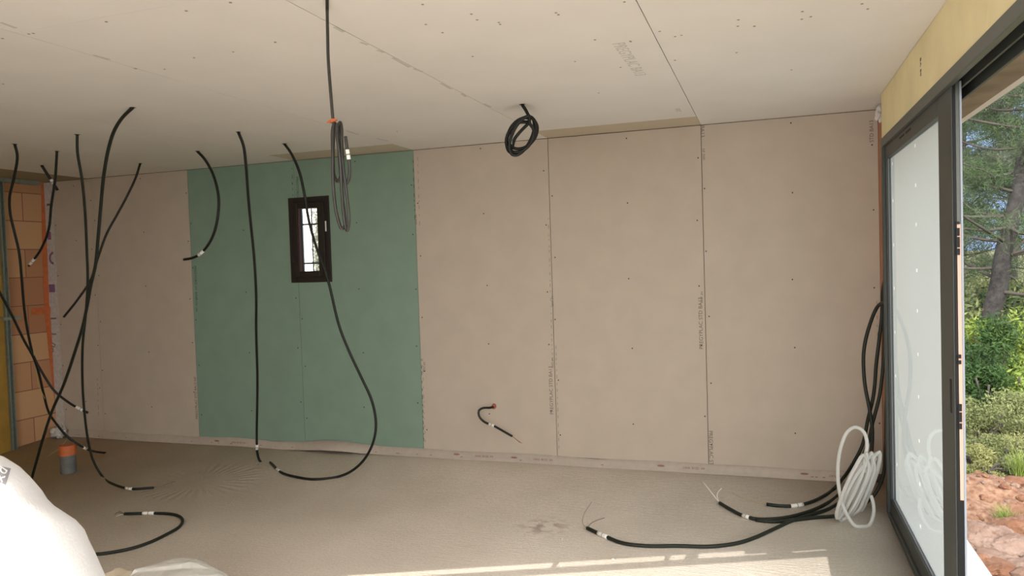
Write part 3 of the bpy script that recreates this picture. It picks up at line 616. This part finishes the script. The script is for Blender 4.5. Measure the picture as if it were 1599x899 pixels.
# coiled conduit near ceiling middle
Yc=-1.33; ex=P(815,163,2,H-.001)
pts=[ex]+[P(821,172,1,Yc),P(826,181,1,Yc-.01)]
def ell(cx,cy,a,b_,rot,t0,t1,n,dy0,dy1):
    o=[]
    for i in range(n):
        t=t0+(t1-t0)*i/(n-1); x=a*math.cos(t);y=b_*math.sin(t); X=cx+x*math.cos(rot)-y*math.sin(rot);Y_=cy+x*math.sin(rot)+y*math.cos(rot); o.append(P(X,Y_,1,Yc+dy0+(dy1-dy0)*i/(n-1)+.012*math.sin(t)))
    return o
ro=math.radians(-58)
pts+=ell(814,211,32,18,ro,0.0,2*math.pi*.97,14,-.01,.02)+ell(816,208,27,20,ro+.12,.1,2*math.pi*.97,14,.02,.0)+ell(815,212,33,15,ro-.12,-.1,2*math.pi*.97,14,.0,-.03)+ell(812,214,26,19,ro+.05,0,2*math.pi*.96,14,-.03,.01)
pts+=[P(827,190,1,Yc),P(812,206,1,Yc+.01),P(803,218,1,Yc+.01),P(799,232,1,Yc),P(797,228,1,Yc-.01),P(797,218,1,Yc-.015),P(801,207,1,Yc-.015)]
conduit('black conduit coiled in oval loops under the ceiling right of centre',None,.0105,sleeve=[(797,219,.04)],raw=pts,step=.012)
# stub from the wall
wq=P(771.7,634,1,0)
capo=MB(); bmesh.ops.create_cone(capo.bm,cap_ends=True,segments=20,radius1=.020,radius2=.017,depth=.02)
for v in capo.bm.verts: v.co=Vector((wq.x+v.co.x,-.010-v.co.z,wq.z+v.co.y*1.2))
s=conduit('short black conduit curling out of the wall low on the beige board',[(771,635,-.012),(764,636.5,-.06),(755,636.5,-.10),(748,640.5,-.12),(748,649,-.13),(755.7,658,-.13),(771.7,665,-.13),(786,673,-.13),(800,681,-.13)],.0095,sleeve=[(767,663)],wires=[([(800,681,-.13),(808,687,-.13),(815,692,-.13)],'w_red'),([(800,681,-.13),(806,686,-.13),(812,691,-.125)],'w_grey')],group='conduits out of the walls')
capo.out('wall_grommet','w_red',s,True,rel=s.location)['label']='reddish wall grommet'
# right hand conduits by the door
G='conduits lying on the floor by the sliding door'
yv=-.28
conduit('upper of the black conduits by the sliding door, tan wire at its tip',[(1384,430,-.50),(1378.7,452,-.40),(1377,494),(1373,529),(1368,572),(1366,600),(1363,622),(1355,656),(1347,694),(1333,722,-.35),(1320,742),(1303,762,'f'),(1285,775,'f'),(1262,785,'f'),(1240,789.5,'f'),(1218,789.5,'f'),(1197,787,'f')],.0115,'conduit_d',sleeve=[(1246,789)],wires=[([(1197,787,'f'),(1180,783,'f'),(1160,777,'f'),(1143,769,-.45)],'w_tan')],group=G)
conduit('middle black conduit by the sliding door with two white wires at its tip',[(1387,440,-.52),(1381,500,-.42),(1380,557.6),(1376,600),(1373,620),(1364,655),(1355,692),(1343,722,-.40),(1330,748),(1312,770,'f'),(1285,789,'f'),(1255,801,'f'),(1218,809,'f'),(1182,810,'f'),(1160,804.5,'f'),(1140,794.5,'f'),(1124,785,'f')],.0115,'conduit_d',sleeve=[(1166,807)],wires=[([(1124,785,'f'),(1112,770,-.62),(1098,752,-.62)],'w_white'),([(1124,785,'f'),(1120,776,-.62),(1121,768,-.62),(1127,762,-.62)],'w_white')],group=G)
conduit('black conduit passing behind the white coil and lying under the middle one',[(1386,560,-.54),(1384,640,-.53),(1383,700,-.53),(1379,742,-.50),(1368,768,-.50),(1352,785,-.55),(1330,799,'f'),(1306,805,'f'),(1270,808,'f'),(1235,812,'f'),(1205,814,'f'),(1180,811.5,'f')],.0115,'conduit_d',group=G)
conduit('longest black conduit by the sliding door, sweeping far left over the floor',[(1386,470,-.54),(1370,479,-.40),(1355.6,515),(1349,547),(1348.5,575),(1351,603),(1358,640),(1362,669),(1360,711,-.42),(1352,745),(1338,768,-.5),(1309,786,'f'),(1290,796,'f'),(1264,804,'f'),(1238,812,'f'),(1212,824,'f'),(1179,839,'f'),(1150,848,'f'),(1107.6,853,'f'),(1062,852,'f'),(1010,852,'f'),(974,848,'f'),(945,837,'f'),(917,824,'f')],.0115,'conduit_d',sleeve=[(943,836)],wires=[([(917,824,'f'),(910,818,-1.25),(911,805,-1.25),(924,783,-1.25)],'w_grey'),([(917,824,'f'),(926,815,'f'),(944,808,'f')],'w_grey')],group=G)
# white coil
Yw=-.72
def well(cx,cy,a,b_,rot,t0,t1,n,d0,d1):
    o=[]
    for i in range(n):
        t=t0+(t1-t0)*i/(n-1); x=a*math.cos(t);y=b_*math.sin(t); X=cx+x*math.cos(rot)-y*math.sin(rot);Y_=cy+x*math.sin(rot)+y*math.cos(rot); o.append(P(X,Y_,1,Yw+d0+(d1-d0)*i/(n-1)+.05*math.sin(t)))
    return o
rw=math.atan2(-112,50)
wp=[]
for i in range(6):
    t_=i/5; cx_=1330+19*t_; cy_=763+5*t_ ; wp+=well(cx_,cy_-(5,-4,3,-3,4,0)[i],(56,50,60,54,64,61)[i],6+5*math.sin(2.2*t_+.4),rw+.03*math.sin(i*2),0,2*math.pi*.93,12,-.12+.2*t_,-.12+.2*(t_+.14))
wp+=[P(1350,735,1,Yw-.06),P(1350,716,1,Yw-.08),P(1354,695,1,Yw-.08),P(1350,676,1,Yw-.08),P(1342,668.5,1,Yw-.08),P(1333,667,1,Yw-.09),P(1324,673,1,Yw-.1),P(1316,688,1,Yw-.1),P(1310,712,1,Yw-.1),P(1308.5,745,1,Yw-.1),P(1313,778,1,Yw-.12),P(1324,806,1,Yw-.14),P(1336,822,1,Yw-.15),P(1347,826,1,Yw-.15),P(1357,820,1,Yw-.12),P(1364,803,1,Yw-.05),P(1364,788,1,Yw+.0),P(1360,773,1,Yw+.03)]
for v in wp: v.z=max(v.z,.014)
wp=[v for v in wp]
conduit('white translucent tube coiled in loops and propped upright beside the sliding door',None,.0108,'whitetube',raw=wp,step=.02,group='white coil',name='white_tube_coil')
# dark exit holes of the ceiling conduits
for cc in (c1,c2,c3,c4,c5,c6,c7,c8,c9,[(815,163)],[(511,-18)]):
    q=P(cc[0][0],cc[0][1],2,H-.0006); bm=bmesh.new(); bmesh.ops.create_circle(bm,cap_ends=True,segments=14,radius=.019)
    for v in bm.verts: v.co=Vector((q.x+v.co.x*random.uniform(.9,1.25),q.y+v.co.y*random.uniform(.8,1.2),q.z))
    me=bpy.data.meshes.new('cable_hole'); bm.to_mesh(me); bm.free(); link('cable_hole',me,'black',ceil)
    a=random.uniform(0,6.28); q2=q+Vector((-.035,.0,-.0003)); bm=bmesh.new(); bmesh.ops.create_circle(bm,cap_ends=True,segments=7,radius=.014)
    for v in bm.verts: v.co=Vector((q2.x+v.co.x*random.uniform(.8,1.8),q2.y+v.co.y*random.uniform(.6,1.2),q2.z))
    me=bpy.data.meshes.new('torn_paper'); bm.to_mesh(me); bm.free(); link('torn_paper',me,'plaster',ceil)

# ------------------------------------------------------------------ pipe stub
pq=P(107.5,738,2,0); pr=empty('drain_pipe',(pq.x,pq.y,0)); thing(pr,'grey drain pipe stub with an orange cap rising from the floor','pipe')
def cyl(name,r,z0,z1,m,parent,segs=32,bev=.003):
    bm=bmesh.new(); bmesh.ops.create_cone(bm,cap_ends=True,segments=segs,radius1=r,radius2=r,depth=z1-z0)
    for v in bm.verts: v.co.z+=(z0+z1)/2
    if bev: bmesh.ops.bevel(bm,geom=[e for e in bm.edges if abs(e.verts[0].co.z-e.verts[1].co.z)<1e-6],offset=bev,segments=2,affect='EDGES')
    me=bpy.data.meshes.new(name); bm.to_mesh(me); bm.free(); return link(name,me,m,parent,False)
cyl('pipe_body',.0635,.001,.165,'pipe',pr); cyl('orange_cap',.069,.165,.245,'orange',pr)['label']='orange cap'
cyl('cap_lip',.072,.160,.172,'orange',pr)

# ------------------------------------------------------------------ big white bag
th_=math.radians(50); fb=Vector((-math.sin(th_),math.cos(th_),0)); rb=Vector((math.cos(th_),math.sin(th_),0))
DB=1.9
def PB(px,py):
    d=Vector(FWD+RGT*(px-799.5)/FPX-UPV*(py-449.5)/FPX); return Vector(CAM)+d*DB/d.dot(fb)
sil=[(0,712),(20,724),(38,741),(52,757),(62,773),(78,788),(95,799),(115,812),(126,824),(134,843),(145,865),(160,899)]
prof=[]; sil=[(x+9,y-19) for x,y in sil]
for q in sil:
    p_=PB(*q); prof.append((p_.z,(p_-Vector(CAM)).dot(rb)))
# carry it on: above (closing top) and below (to the floor)
zt0,s0=prof[0]; prof=[(zt0+.055,s0-.34),(zt0+.05,s0-.22),(zt0+.032,s0-.11),(zt0+.016,s0-.05)]+prof
zl,sl=prof[-1]; prof+=[(zl-.12,sl+.035),(zl-.3,sl+.06),(zl-.55,sl+.06),(zl-.8,sl+.05),(.03,sl+.03),(.002,sl)]
axs=prof[0][1]-.02; Dc=.40; vs=[];fs=[];NS=48
base=Vector((CAM[0],CAM[1],0))+fb*DB
bagloc=base+rb*(axs); bagloc.z=0
for j,(z,s) in enumerate(prof):
    hw=s-axs
    for k in range(NS):
        a=2*math.pi*k/NS; ca,sa=math.cos(a),math.sin(a); e=.42
        X=hw*math.copysign(abs(ca)**e,ca); hd=Dc*min(1,(hw/.45)**.6); Yd=hd*math.copysign(abs(sa)**e,sa)
        wob=.006*noise.noise(Vector((ca*3,sa*3,z*7)))*(1 if abs(ca)<.9 else .2)
        p_=rb*(X)+fb*(Yd+hd+wob*2); vs.append((p_.x,p_.y,z+wob*(1 if abs(ca)<.9 else 0)*(1 if z>.05 else 0)-.42*(Yd+hd)*max(0,min(1,(z-.5)/.4))))
for j in range(len(prof)-1):
    for k in range(NS): fs.append((j*NS+k,j*NS+(k+1)%NS,(j+1)*NS+(k+1)%NS,(j+1)*NS+k))
fs.append(tuple(range(NS))); fs.append(tuple((len(prof)-1)*NS+k for k in range(NS))[::-1])
bag=empty('bulk_bag',bagloc); thing(bag,'large white woven bulk bag in bright sun at the lower left','bag')
me=bpy.data.meshes.new('bag_body'); me.from_pydata(vs,[],fs); bo=link('bag_body',me,'bag',bag,True)
bm=bmesh.new(); bm.from_mesh(me); bmesh.ops.recalc_face_normals(bm,faces=bm.faces); bm.to_mesh(me); bm.free()
# printed patch draped on the bag (raycast)
bpy.context.view_layer.update(); dg=bpy.context.evaluated_depsgraph_get()
def hit(px,py,lift=.004):
    d=Vector(FWD+RGT*(px-799.5)/FPX-UPV*(py-449.5)/FPX).normalized(); o=Vector(CAM)-bagloc
    ok,loc,nr,_=bo.ray_cast(o,d); return (loc-d*lift) if ok else None
g=[]; nn=9
c00,c10,c11,c01=(-14,724),(17,731),(9,757),(-20,744)
for j in range(nn):
    for i in range(nn):
        u,v=i/(nn-1),j/(nn-1); X=(c00[0]*(1-u)+c10[0]*u)*(1-v)+(c01[0]*(1-u)+c11[0]*u)*v; Y_=(c00[1]*(1-u)+c10[1]*u)*(1-v)+(c01[1]*(1-u)+c11[1]*u)*v; g.append(hit(X,Y_))
if all(x is not None for x in g):
    me=bpy.data.meshes.new('printed_patch'); me.from_pydata([tuple(x) for x in g],[],[(j*nn+i,j*nn+i+1,(j+1)*nn+i+1,(j+1)*nn+i) for j in range(nn-1) for i in range(nn-1)]); link('printed_patch',me,'baglabel',bag,True)
    e0=hit(-3,752,.008);
    for ch,px,py in (('x',3,754),('d',8,742)):
        h0=hit(px,py,.008); h1=hit(px+5,py-10,.008); h2=hit(px-8,py-3,.008)
        if h0 and h1 and h2: text(ch,.034,h0,h1-h0,(h2-h0)-(h1-h0)*((h2-h0).dot(h1-h0)/(h1-h0).length_squared),'sleeve',bag,'printed_letter')
else: print('patch miss')

# ------------------------------------------------------------------ plastic bag + cream sack at the bottom edge
def lumpy_prism(name,loc,sil,zb,thick,m,parent=None,seed=1):
    pass
pc=P(272,899,2,.30); 
pb=blob('plastic_bag',(pc.x,pc.y,0.0),.27,.25,.335,'plastic',11,.13,4,fr=1.5,flat=0.004,smooth=False)
for v in pb.data.vertices:
    v.co.x*=1.32; v.co.y*=1.1
    if v.co.z>.18: v.co.z=.18+.165*math.tanh((v.co.z-.18)/.10)+.02*noise.noise(v.co*9)
thing(pb,'crumpled clear plastic bag on the floor at the bottom edge','bag')
cc_=P(182,905,2,.22); cs=blob('paper_sack',(cc_.x,cc_.y,0),.17,.17,.235,'cream',21,.25,4,fr=1.8,flat=0.004); thing(cs,'cream paper sack between the white bulk bag and the clear plastic bag','sack')

# small floor litter
for i,(px,py,r_) in enumerate(((1044,768,.016),(877,841,.009),(1013,752,.008),(957,872,.010),(876,883,.008))):
    q=P(px,py,2,.004); thing(blob('plaster_crumb',(q.x,q.y,.003),r_,r_*.7,.005,'concrete' if i!=0 else 'joint',i,.4,2),['dark crumb on the floor in front of the back wall, right of centre','tiny pale crumb beside the floor stain','small crumb near the foot of the back wall','small crumb near the sunlit strip','tiny crumb left of the sunlit patch'][i],'debris')

# ------------------------------------------------------------------ outside: rocks
def rockobj(x,y,s,label,group,m='rock',seed=0,fl=.6):
    bm=bmesh.new(); bmesh.ops.create_icosphere(bm,subdivisions=5 if s>=.14 else 3,radius=1)
    for v in bm.verts:
        n_=noise.noise(v.co*.9+Vector((seed*5.3,seed*1.7,0))); c=noise.cell(v.co*1.7+Vector((seed,seed*2,1)))
        k=1+.55*n_+.10*c+.07*noise.noise(v.co*5+Vector((0,seed,0)))+.03*noise.noise(v.co*13+Vector((0,seed,0))); v.co=Vector((v.co.x*k*1.15,v.co.y*k*.9,v.co.z*k*fl))*s
    me=bpy.data.meshes.new('rock'); bm.to_mesh(me); bm.free(); o=link('rock',me,m,None,False); o.rotation_euler=(random.uniform(-.3,.3),random.uniform(-.3,.3),random.uniform(0,6)); o.location=(x,y,th(x,y)+s*fl*.45+.03)
    thing(o,label,'rock',group); return o
big=[(1545,838,.20,'rock2','pale flat-topped boulder in the rubble outside the door'),(1590,830,.2,'rock','tan boulder at the right edge of the rubble'),(1575,878,.17,'rock2','pale rock near the bottom edge outside the door'),(1530,880,.15,'rock','tan rock next to the white door sill'),(1592,795,.17,'rock','orange rock beside the tuft of grass'),(1560,860,.10,'rock','small orange rock between the boulders')]
for i,(px,py,s,m_,lb) in enumerate(big):
    q=P(px,py,2,-.30); rockobj(q.x,q.y,s,lb,None,m_,i+3)
for i in range(90):
    x=random.uniform(1.75,4.2); y=random.uniform(-2.5,2.0); s=random.choice([.04,.05,.07,.1,.13])
    rockobj(x,y,s,'reddish stone in the rubble outside the sliding door','rubble stones',random.choice(['rock','rock','rock2']),i+20,.7)
for i in range(110):
    x=random.gauss(2.1,.42); y=random.gauss(.75,.55); s_=random.uniform(.012,.035)
    if x<1.68 or y>2: continue
    rockobj(x,y,s_,'small gravel stone on the orange earth mound outside the door','gravel stones',random.choice(['rock','rock','rock2']),i+200,.7).location.z=eh(x,y)+s_*.2
# ------------------------------------------------------------------ plants
def leaves(name,centre,rad,n,size,m,parent=None,seed=0,elong=1.6,shell=.35,lump=1.0):
    r=np.random.default_rng(seed); d=r.normal(size=(n,3)); d/=np.linalg.norm(d,axis=1)[:,None]; k=(shell+(1-shell)*r.random(n)**.6)
    pos=d*k[:,None]
    if lump: 
        nb=max(6,n//250); cen=r.normal(size=(nb,3)); cen/=np.linalg.norm(cen,axis=1)[:,None]; cen*=(.35+.5*r.random(nb))[:,None]
        idx=r.integers(0,nb,n); pos=cen[idx]+d*k[:,None]*.38
    pos=pos*np.array(rad)+np.array(centre)
    a=r.normal(size=(n,3)); a/=np.linalg.norm(a,axis=1)[:,None]; b_=np.cross(a,r.normal(size=(n,3))); b_/=np.linalg.norm(b_,axis=1)[:,None]
    s=size*(.6+.8*r.random(n))[:,None]
    V=np.stack([pos-a*s*elong,pos-b_*s*.5,pos+a*s*elong,pos+b_*s*.5],1).reshape(-1,3)
    me=bpy.data.meshes.new(name); me.vertices.add(4*n); me.vertices.foreach_set('co',V.ravel()); me.loops.add(4*n); me.loops.foreach_set('vertex_index',np.arange(4*n)); me.polygons.add(n); me.polygons.foreach_set('loop_start',np.arange(0,4*n,4)); me.polygons.foreach_set('loop_total',np.full(n,4)); me.update()
    return link(name,me,m,parent)
def needles(name,pts,m,parent,size=.09,per=16,seed=0,wid=.0035):
    r=np.random.default_rng(seed); n=len(pts)*per; base=np.repeat(np.array(pts),per,0); d=r.normal(size=(n,3)); d[:,2]+=.3; d/=np.linalg.norm(d,axis=1)[:,None]
    o=np.cross(d,r.normal(size=(n,3))); o/=np.linalg.norm(o,axis=1)[:,None]; L=size*(.6+.7*r.random(n))[:,None]; base=base+r.normal(size=(n,3))*size*.45
    V=np.stack([base-o*wid,base+o*wid,base+d*L],1).reshape(-1,3)
    me=bpy.data.meshes.new(name); me.vertices.add(3*n); me.vertices.foreach_set('co',V.ravel()); me.loops.add(3*n); me.loops.foreach_set('vertex_index',np.arange(3*n)); me.polygons.add(n); me.polygons.foreach_set('loop_start',np.arange(0,3*n,3)); me.polygons.foreach_set('loop_total',np.full(n,3)); me.update()
    return link(name,me,m,parent)
def pine(x,y,h,r0,lean,label,seed,nbr=26,tuft=26,m='needle',low=.2,spread=2.0,nsize=.11,per=22,wid=.0042,loc_path=None):
    rr=random.Random(seed); z0=th(x,y)-.1; base=Vector((x,y,z0)); root=thing(empty('pine_tree',base),label,'tree','pine trees beyond the door')
    path=loc_path and [Vector(p)-base for p in loc_path] or [Vector((lean[0]*t*t*h,lean[1]*t*t*h,h*t))+Vector((.12*math.sin(t*7+seed),.1*math.cos(t*5+seed),0))*min(1,t*3) for t in [i/9 for i in range(10)]]
    pth=catmull(path,.15); link('trunk',tube_mesh('trunk',pth,r0,10,taper=lambda t:1-.75*t),'bark',root,True)
    pts=[]
    for k in range(nbr):
        t=low+(1-low)*k/nbr+rr.uniform(0,.03); t=min(t,.98); i=int(t*(len(pth)-1)); st=pth[i]; ang=rr.uniform(0,6.28); L=spread*(1.15-t*.7)*rr.uniform(.5,1.1)
        d=Vector((math.cos(ang),math.sin(ang),rr.uniform(-.05,.5))); c=[st,st+d*L*.35+Vector((0,0,-.05*L)),st+d*L*.7+Vector((rr.uniform(-.2,.2),rr.uniform(-.2,.2),0)),st+d*L+Vector((rr.uniform(-.3,.3),rr.uniform(-.3,.3),.15*L))]
        bpth=catmull(c,.12); link('branch',tube_mesh('branch',bpth,r0*.16*(1.1-t*.7)+.006,6,taper=lambda t:1-.8*t),'twig',root,True)
        for q in range(tuft):
            f=rr.uniform(.35,1); b_=bpth[int(f*(len(bpth)-1))]; pts.append(b_+Vector((rr.gauss(0,.22),rr.gauss(0,.22),rr.gauss(0.03,.12)))*(L/1.6))
    needles('foliage',pts,m,root,nsize,per,seed,wid); return root
# the leaning near pine, trunk placed where the photograph shows it
tp=[P(1540,560,1,7.5),P(1547,490,1,7.5),P(1558,455,1,7.5),P(1566,400,1,7.5),P(1576,355,1,7.5),P(1590,300,1,7.6),P(1600,230,1,7.7),P(1618,120,1,7.8),P(1625,0,1,7.9)]
tp=[Vector((tp[0].x-.02,7.5,th(tp[0].x,7.5)-.1))]+tp
pine(tp[0].x,7.5,7,.17,(0,0),'dark leaning pine with the thickest trunk, seen through the open door',1,nbr=50,tuft=40,loc_path=tp,low=.32,spread=2.3,nsize=.10)
pine(3.2,9.3,7,.10,(.03,0),'slender pine just left of the leaning pine',2,nbr=44,tuft=30,low=.15,spread=1.8)
pine(5.6,10.5,8,.12,(-.03,0),'pine behind and right of the leaning trunk',3,nbr=44,tuft=30,spread=2.2)
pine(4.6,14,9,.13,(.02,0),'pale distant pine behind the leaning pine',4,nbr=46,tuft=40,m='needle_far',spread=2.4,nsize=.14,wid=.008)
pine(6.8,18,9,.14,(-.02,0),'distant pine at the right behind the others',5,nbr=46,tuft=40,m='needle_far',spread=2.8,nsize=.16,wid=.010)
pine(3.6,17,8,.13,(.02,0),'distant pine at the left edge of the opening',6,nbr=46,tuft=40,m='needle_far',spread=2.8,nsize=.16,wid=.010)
pine(8.5,13,8,.13,(.02,0),'pine farthest to the right beyond the door',7,nbr=26,tuft=20,m='needle',spread=2.4)
def shrub(px,py,Y,rad,n,size,m,label,seed,cat='shrub',group='shrubs beyond the door',el=1.5):
    c=P(px,py,1,Y); z0=th(c.x,Y); root=thing(empty('shrub',(c.x,Y,z0)),label,cat,group); lc=Vector((0,0,max(rad[2]*.8,c.z-z0)))
    leaves('foliage',lc,rad,n,size,m,root,seed,el)
    rr=random.Random(seed)
    for k in range(7):
        a=rr.uniform(0,6.28); e=Vector((math.cos(a)*rad[0]*.6,math.sin(a)*rad[1]*.6,lc.z+rad[2]*rr.uniform(-.2,.6)))
        link('stem',tube_mesh('stem',catmull([Vector((0,0,-.05)),e*.5+Vector((0,0,.05)),e],.1),.012,5),'twig',root,True)
shrub(1525,560,5.6,(.62,.6,.62),5200,.022,'oak','dark green shrub right against the door edge, below the pines',11)
shrub(1575,545,6.2,(.7,.6,.55),5200,.024,'lime','bright yellow-green shrub under the leaning trunk',12)
shrub(1600,610,5.2,(.55,.5,.45),4200,.02,'lime','lower bright shrub at the right edge',13)
shrub(1540,610,5.0,(.45,.4,.35),3600,.02,'oak','low dark shrub in front of the bright ones',14)
shrub(1530,668,4.0,(.5,.4,.36),5200,.014,'scrub','grey-green scrub bush at the left of the slope',15)
shrub(1580,655,4.3,(.55,.5,.38),5200,.014,'scrub','grey-green scrub bush at the right of the slope',16)
shrub(1560,712,3.2,(.40,.35,.25),4200,.012,'scrub','low scrub bush above the rubble',17)
shrub(1600,705,3.4,(.40,.35,.25),4200,.012,'grass','dry yellowish scrub at the right above the rubble',18)
shrub(1520,735,2.7,(.26,.25,.18),3000,.011,'grass','dry grass clump at the left above the rubble',19)
shrub(1590,745,2.5,(.28,.25,.16),2600,.010,'scrub','small scrub clump just behind the rubble',20)
shrub(1540,745,2.3,(.22,.2,.12),1800,.010,'grass','tiny dry clump with yellow flowers nearby',26)
for i,(px,py,Y) in enumerate(((1512,520,8.2),(1560,500,9.5),(1600,500,9.0),(1640,520,8.0),(1530,470,12))): shrub(px,py+20,Y,(1.1,1,.9),5200,.035,'needle' if i%2 else 'scrub',['green undergrowth bush far left behind the dark shrub','green undergrowth bush behind the trunk','pale undergrowth bush at the right behind the trunk','undergrowth bush beyond the right edge','distant pale bush between the pines'][i],30+i)
# grass tuft among the rocks
def tuft(px,py,zr,h,n,label,seed):
    q=P(px,py,2,zr); r=np.random.default_rng(seed); V=[];F=[]
    for i in range(n):
        a=r.uniform(0,6.28); l=h*r.uniform(.5,1.1); t=r.uniform(.1,.8); d=Vector((math.cos(a)*t,math.sin(a)*t,1)).normalized(); b0=Vector((r.normal()*.03,r.normal()*.03,0)); s=Vector((-math.sin(a),math.cos(a),0))*.003; k=len(V)
        V+=[tuple(b0-s),tuple(b0+s),tuple(b0+d*l*.6+s*.7),tuple(b0+d*l*.6-s*.7),tuple(b0+d*l+Vector((math.cos(a),math.sin(a),-.4))*l*.15)]; F+=[(k,k+1,k+2,k+3),(k+3,k+2,k+4)]
    me=bpy.data.meshes.new('grass_tuft'); me.from_pydata(V,[],F); o=link('grass_tuft',me,'lime'); o.location=(q.x,q.y,zr-.02); thing(o,label,'plant')
tuft(1573,822,-.32,.20,150,'green grass tuft growing among the orange rocks',1); tuft(1595,740,-.38,.3,120,'tall thin grass at the right edge above the rubble',2); tuft(1560,765,-.4,.18,90,'small grass tuft at the top of the rubble heap',3)
for i,(px,py) in enumerate(((1540,762),(1548,772),(1577,752),(1533,755),(1556,760))):
    q=P(px,py,1,1.9+.1*i); f_=blob('flower',q,.02,.02,.015,'flower',i,.4,2); thing(f_,'small yellow wildflower above the rubble','flower','yellow wildflowers')
    link('stem',tube_mesh('stem',[Vector((0,0,-.01)),Vector((.01,0,-(q.z-th(q.x,q.y))*.5)),Vector((0,0,-(q.z-th(q.x,q.y))))],.002,5),'lime',f_)
# pale shrub seen through the small window
q=P(497,375,1,7.3); sr=thing(empty('garden_shrub',(q.x,7.3,th(q.x,7.3))),'pale shrub seen through the right side of the small window','shrub')
leaves('foliage',(.03,0,2.0),(.14,.3,2.3),7000,.028,'olivebush',sr,77); link('stem',tube_mesh('stem',[Vector((0,0,-.1)),Vector((.03,0,1)),Vector((0,0,2))],.04,8),'bark',sr,True)
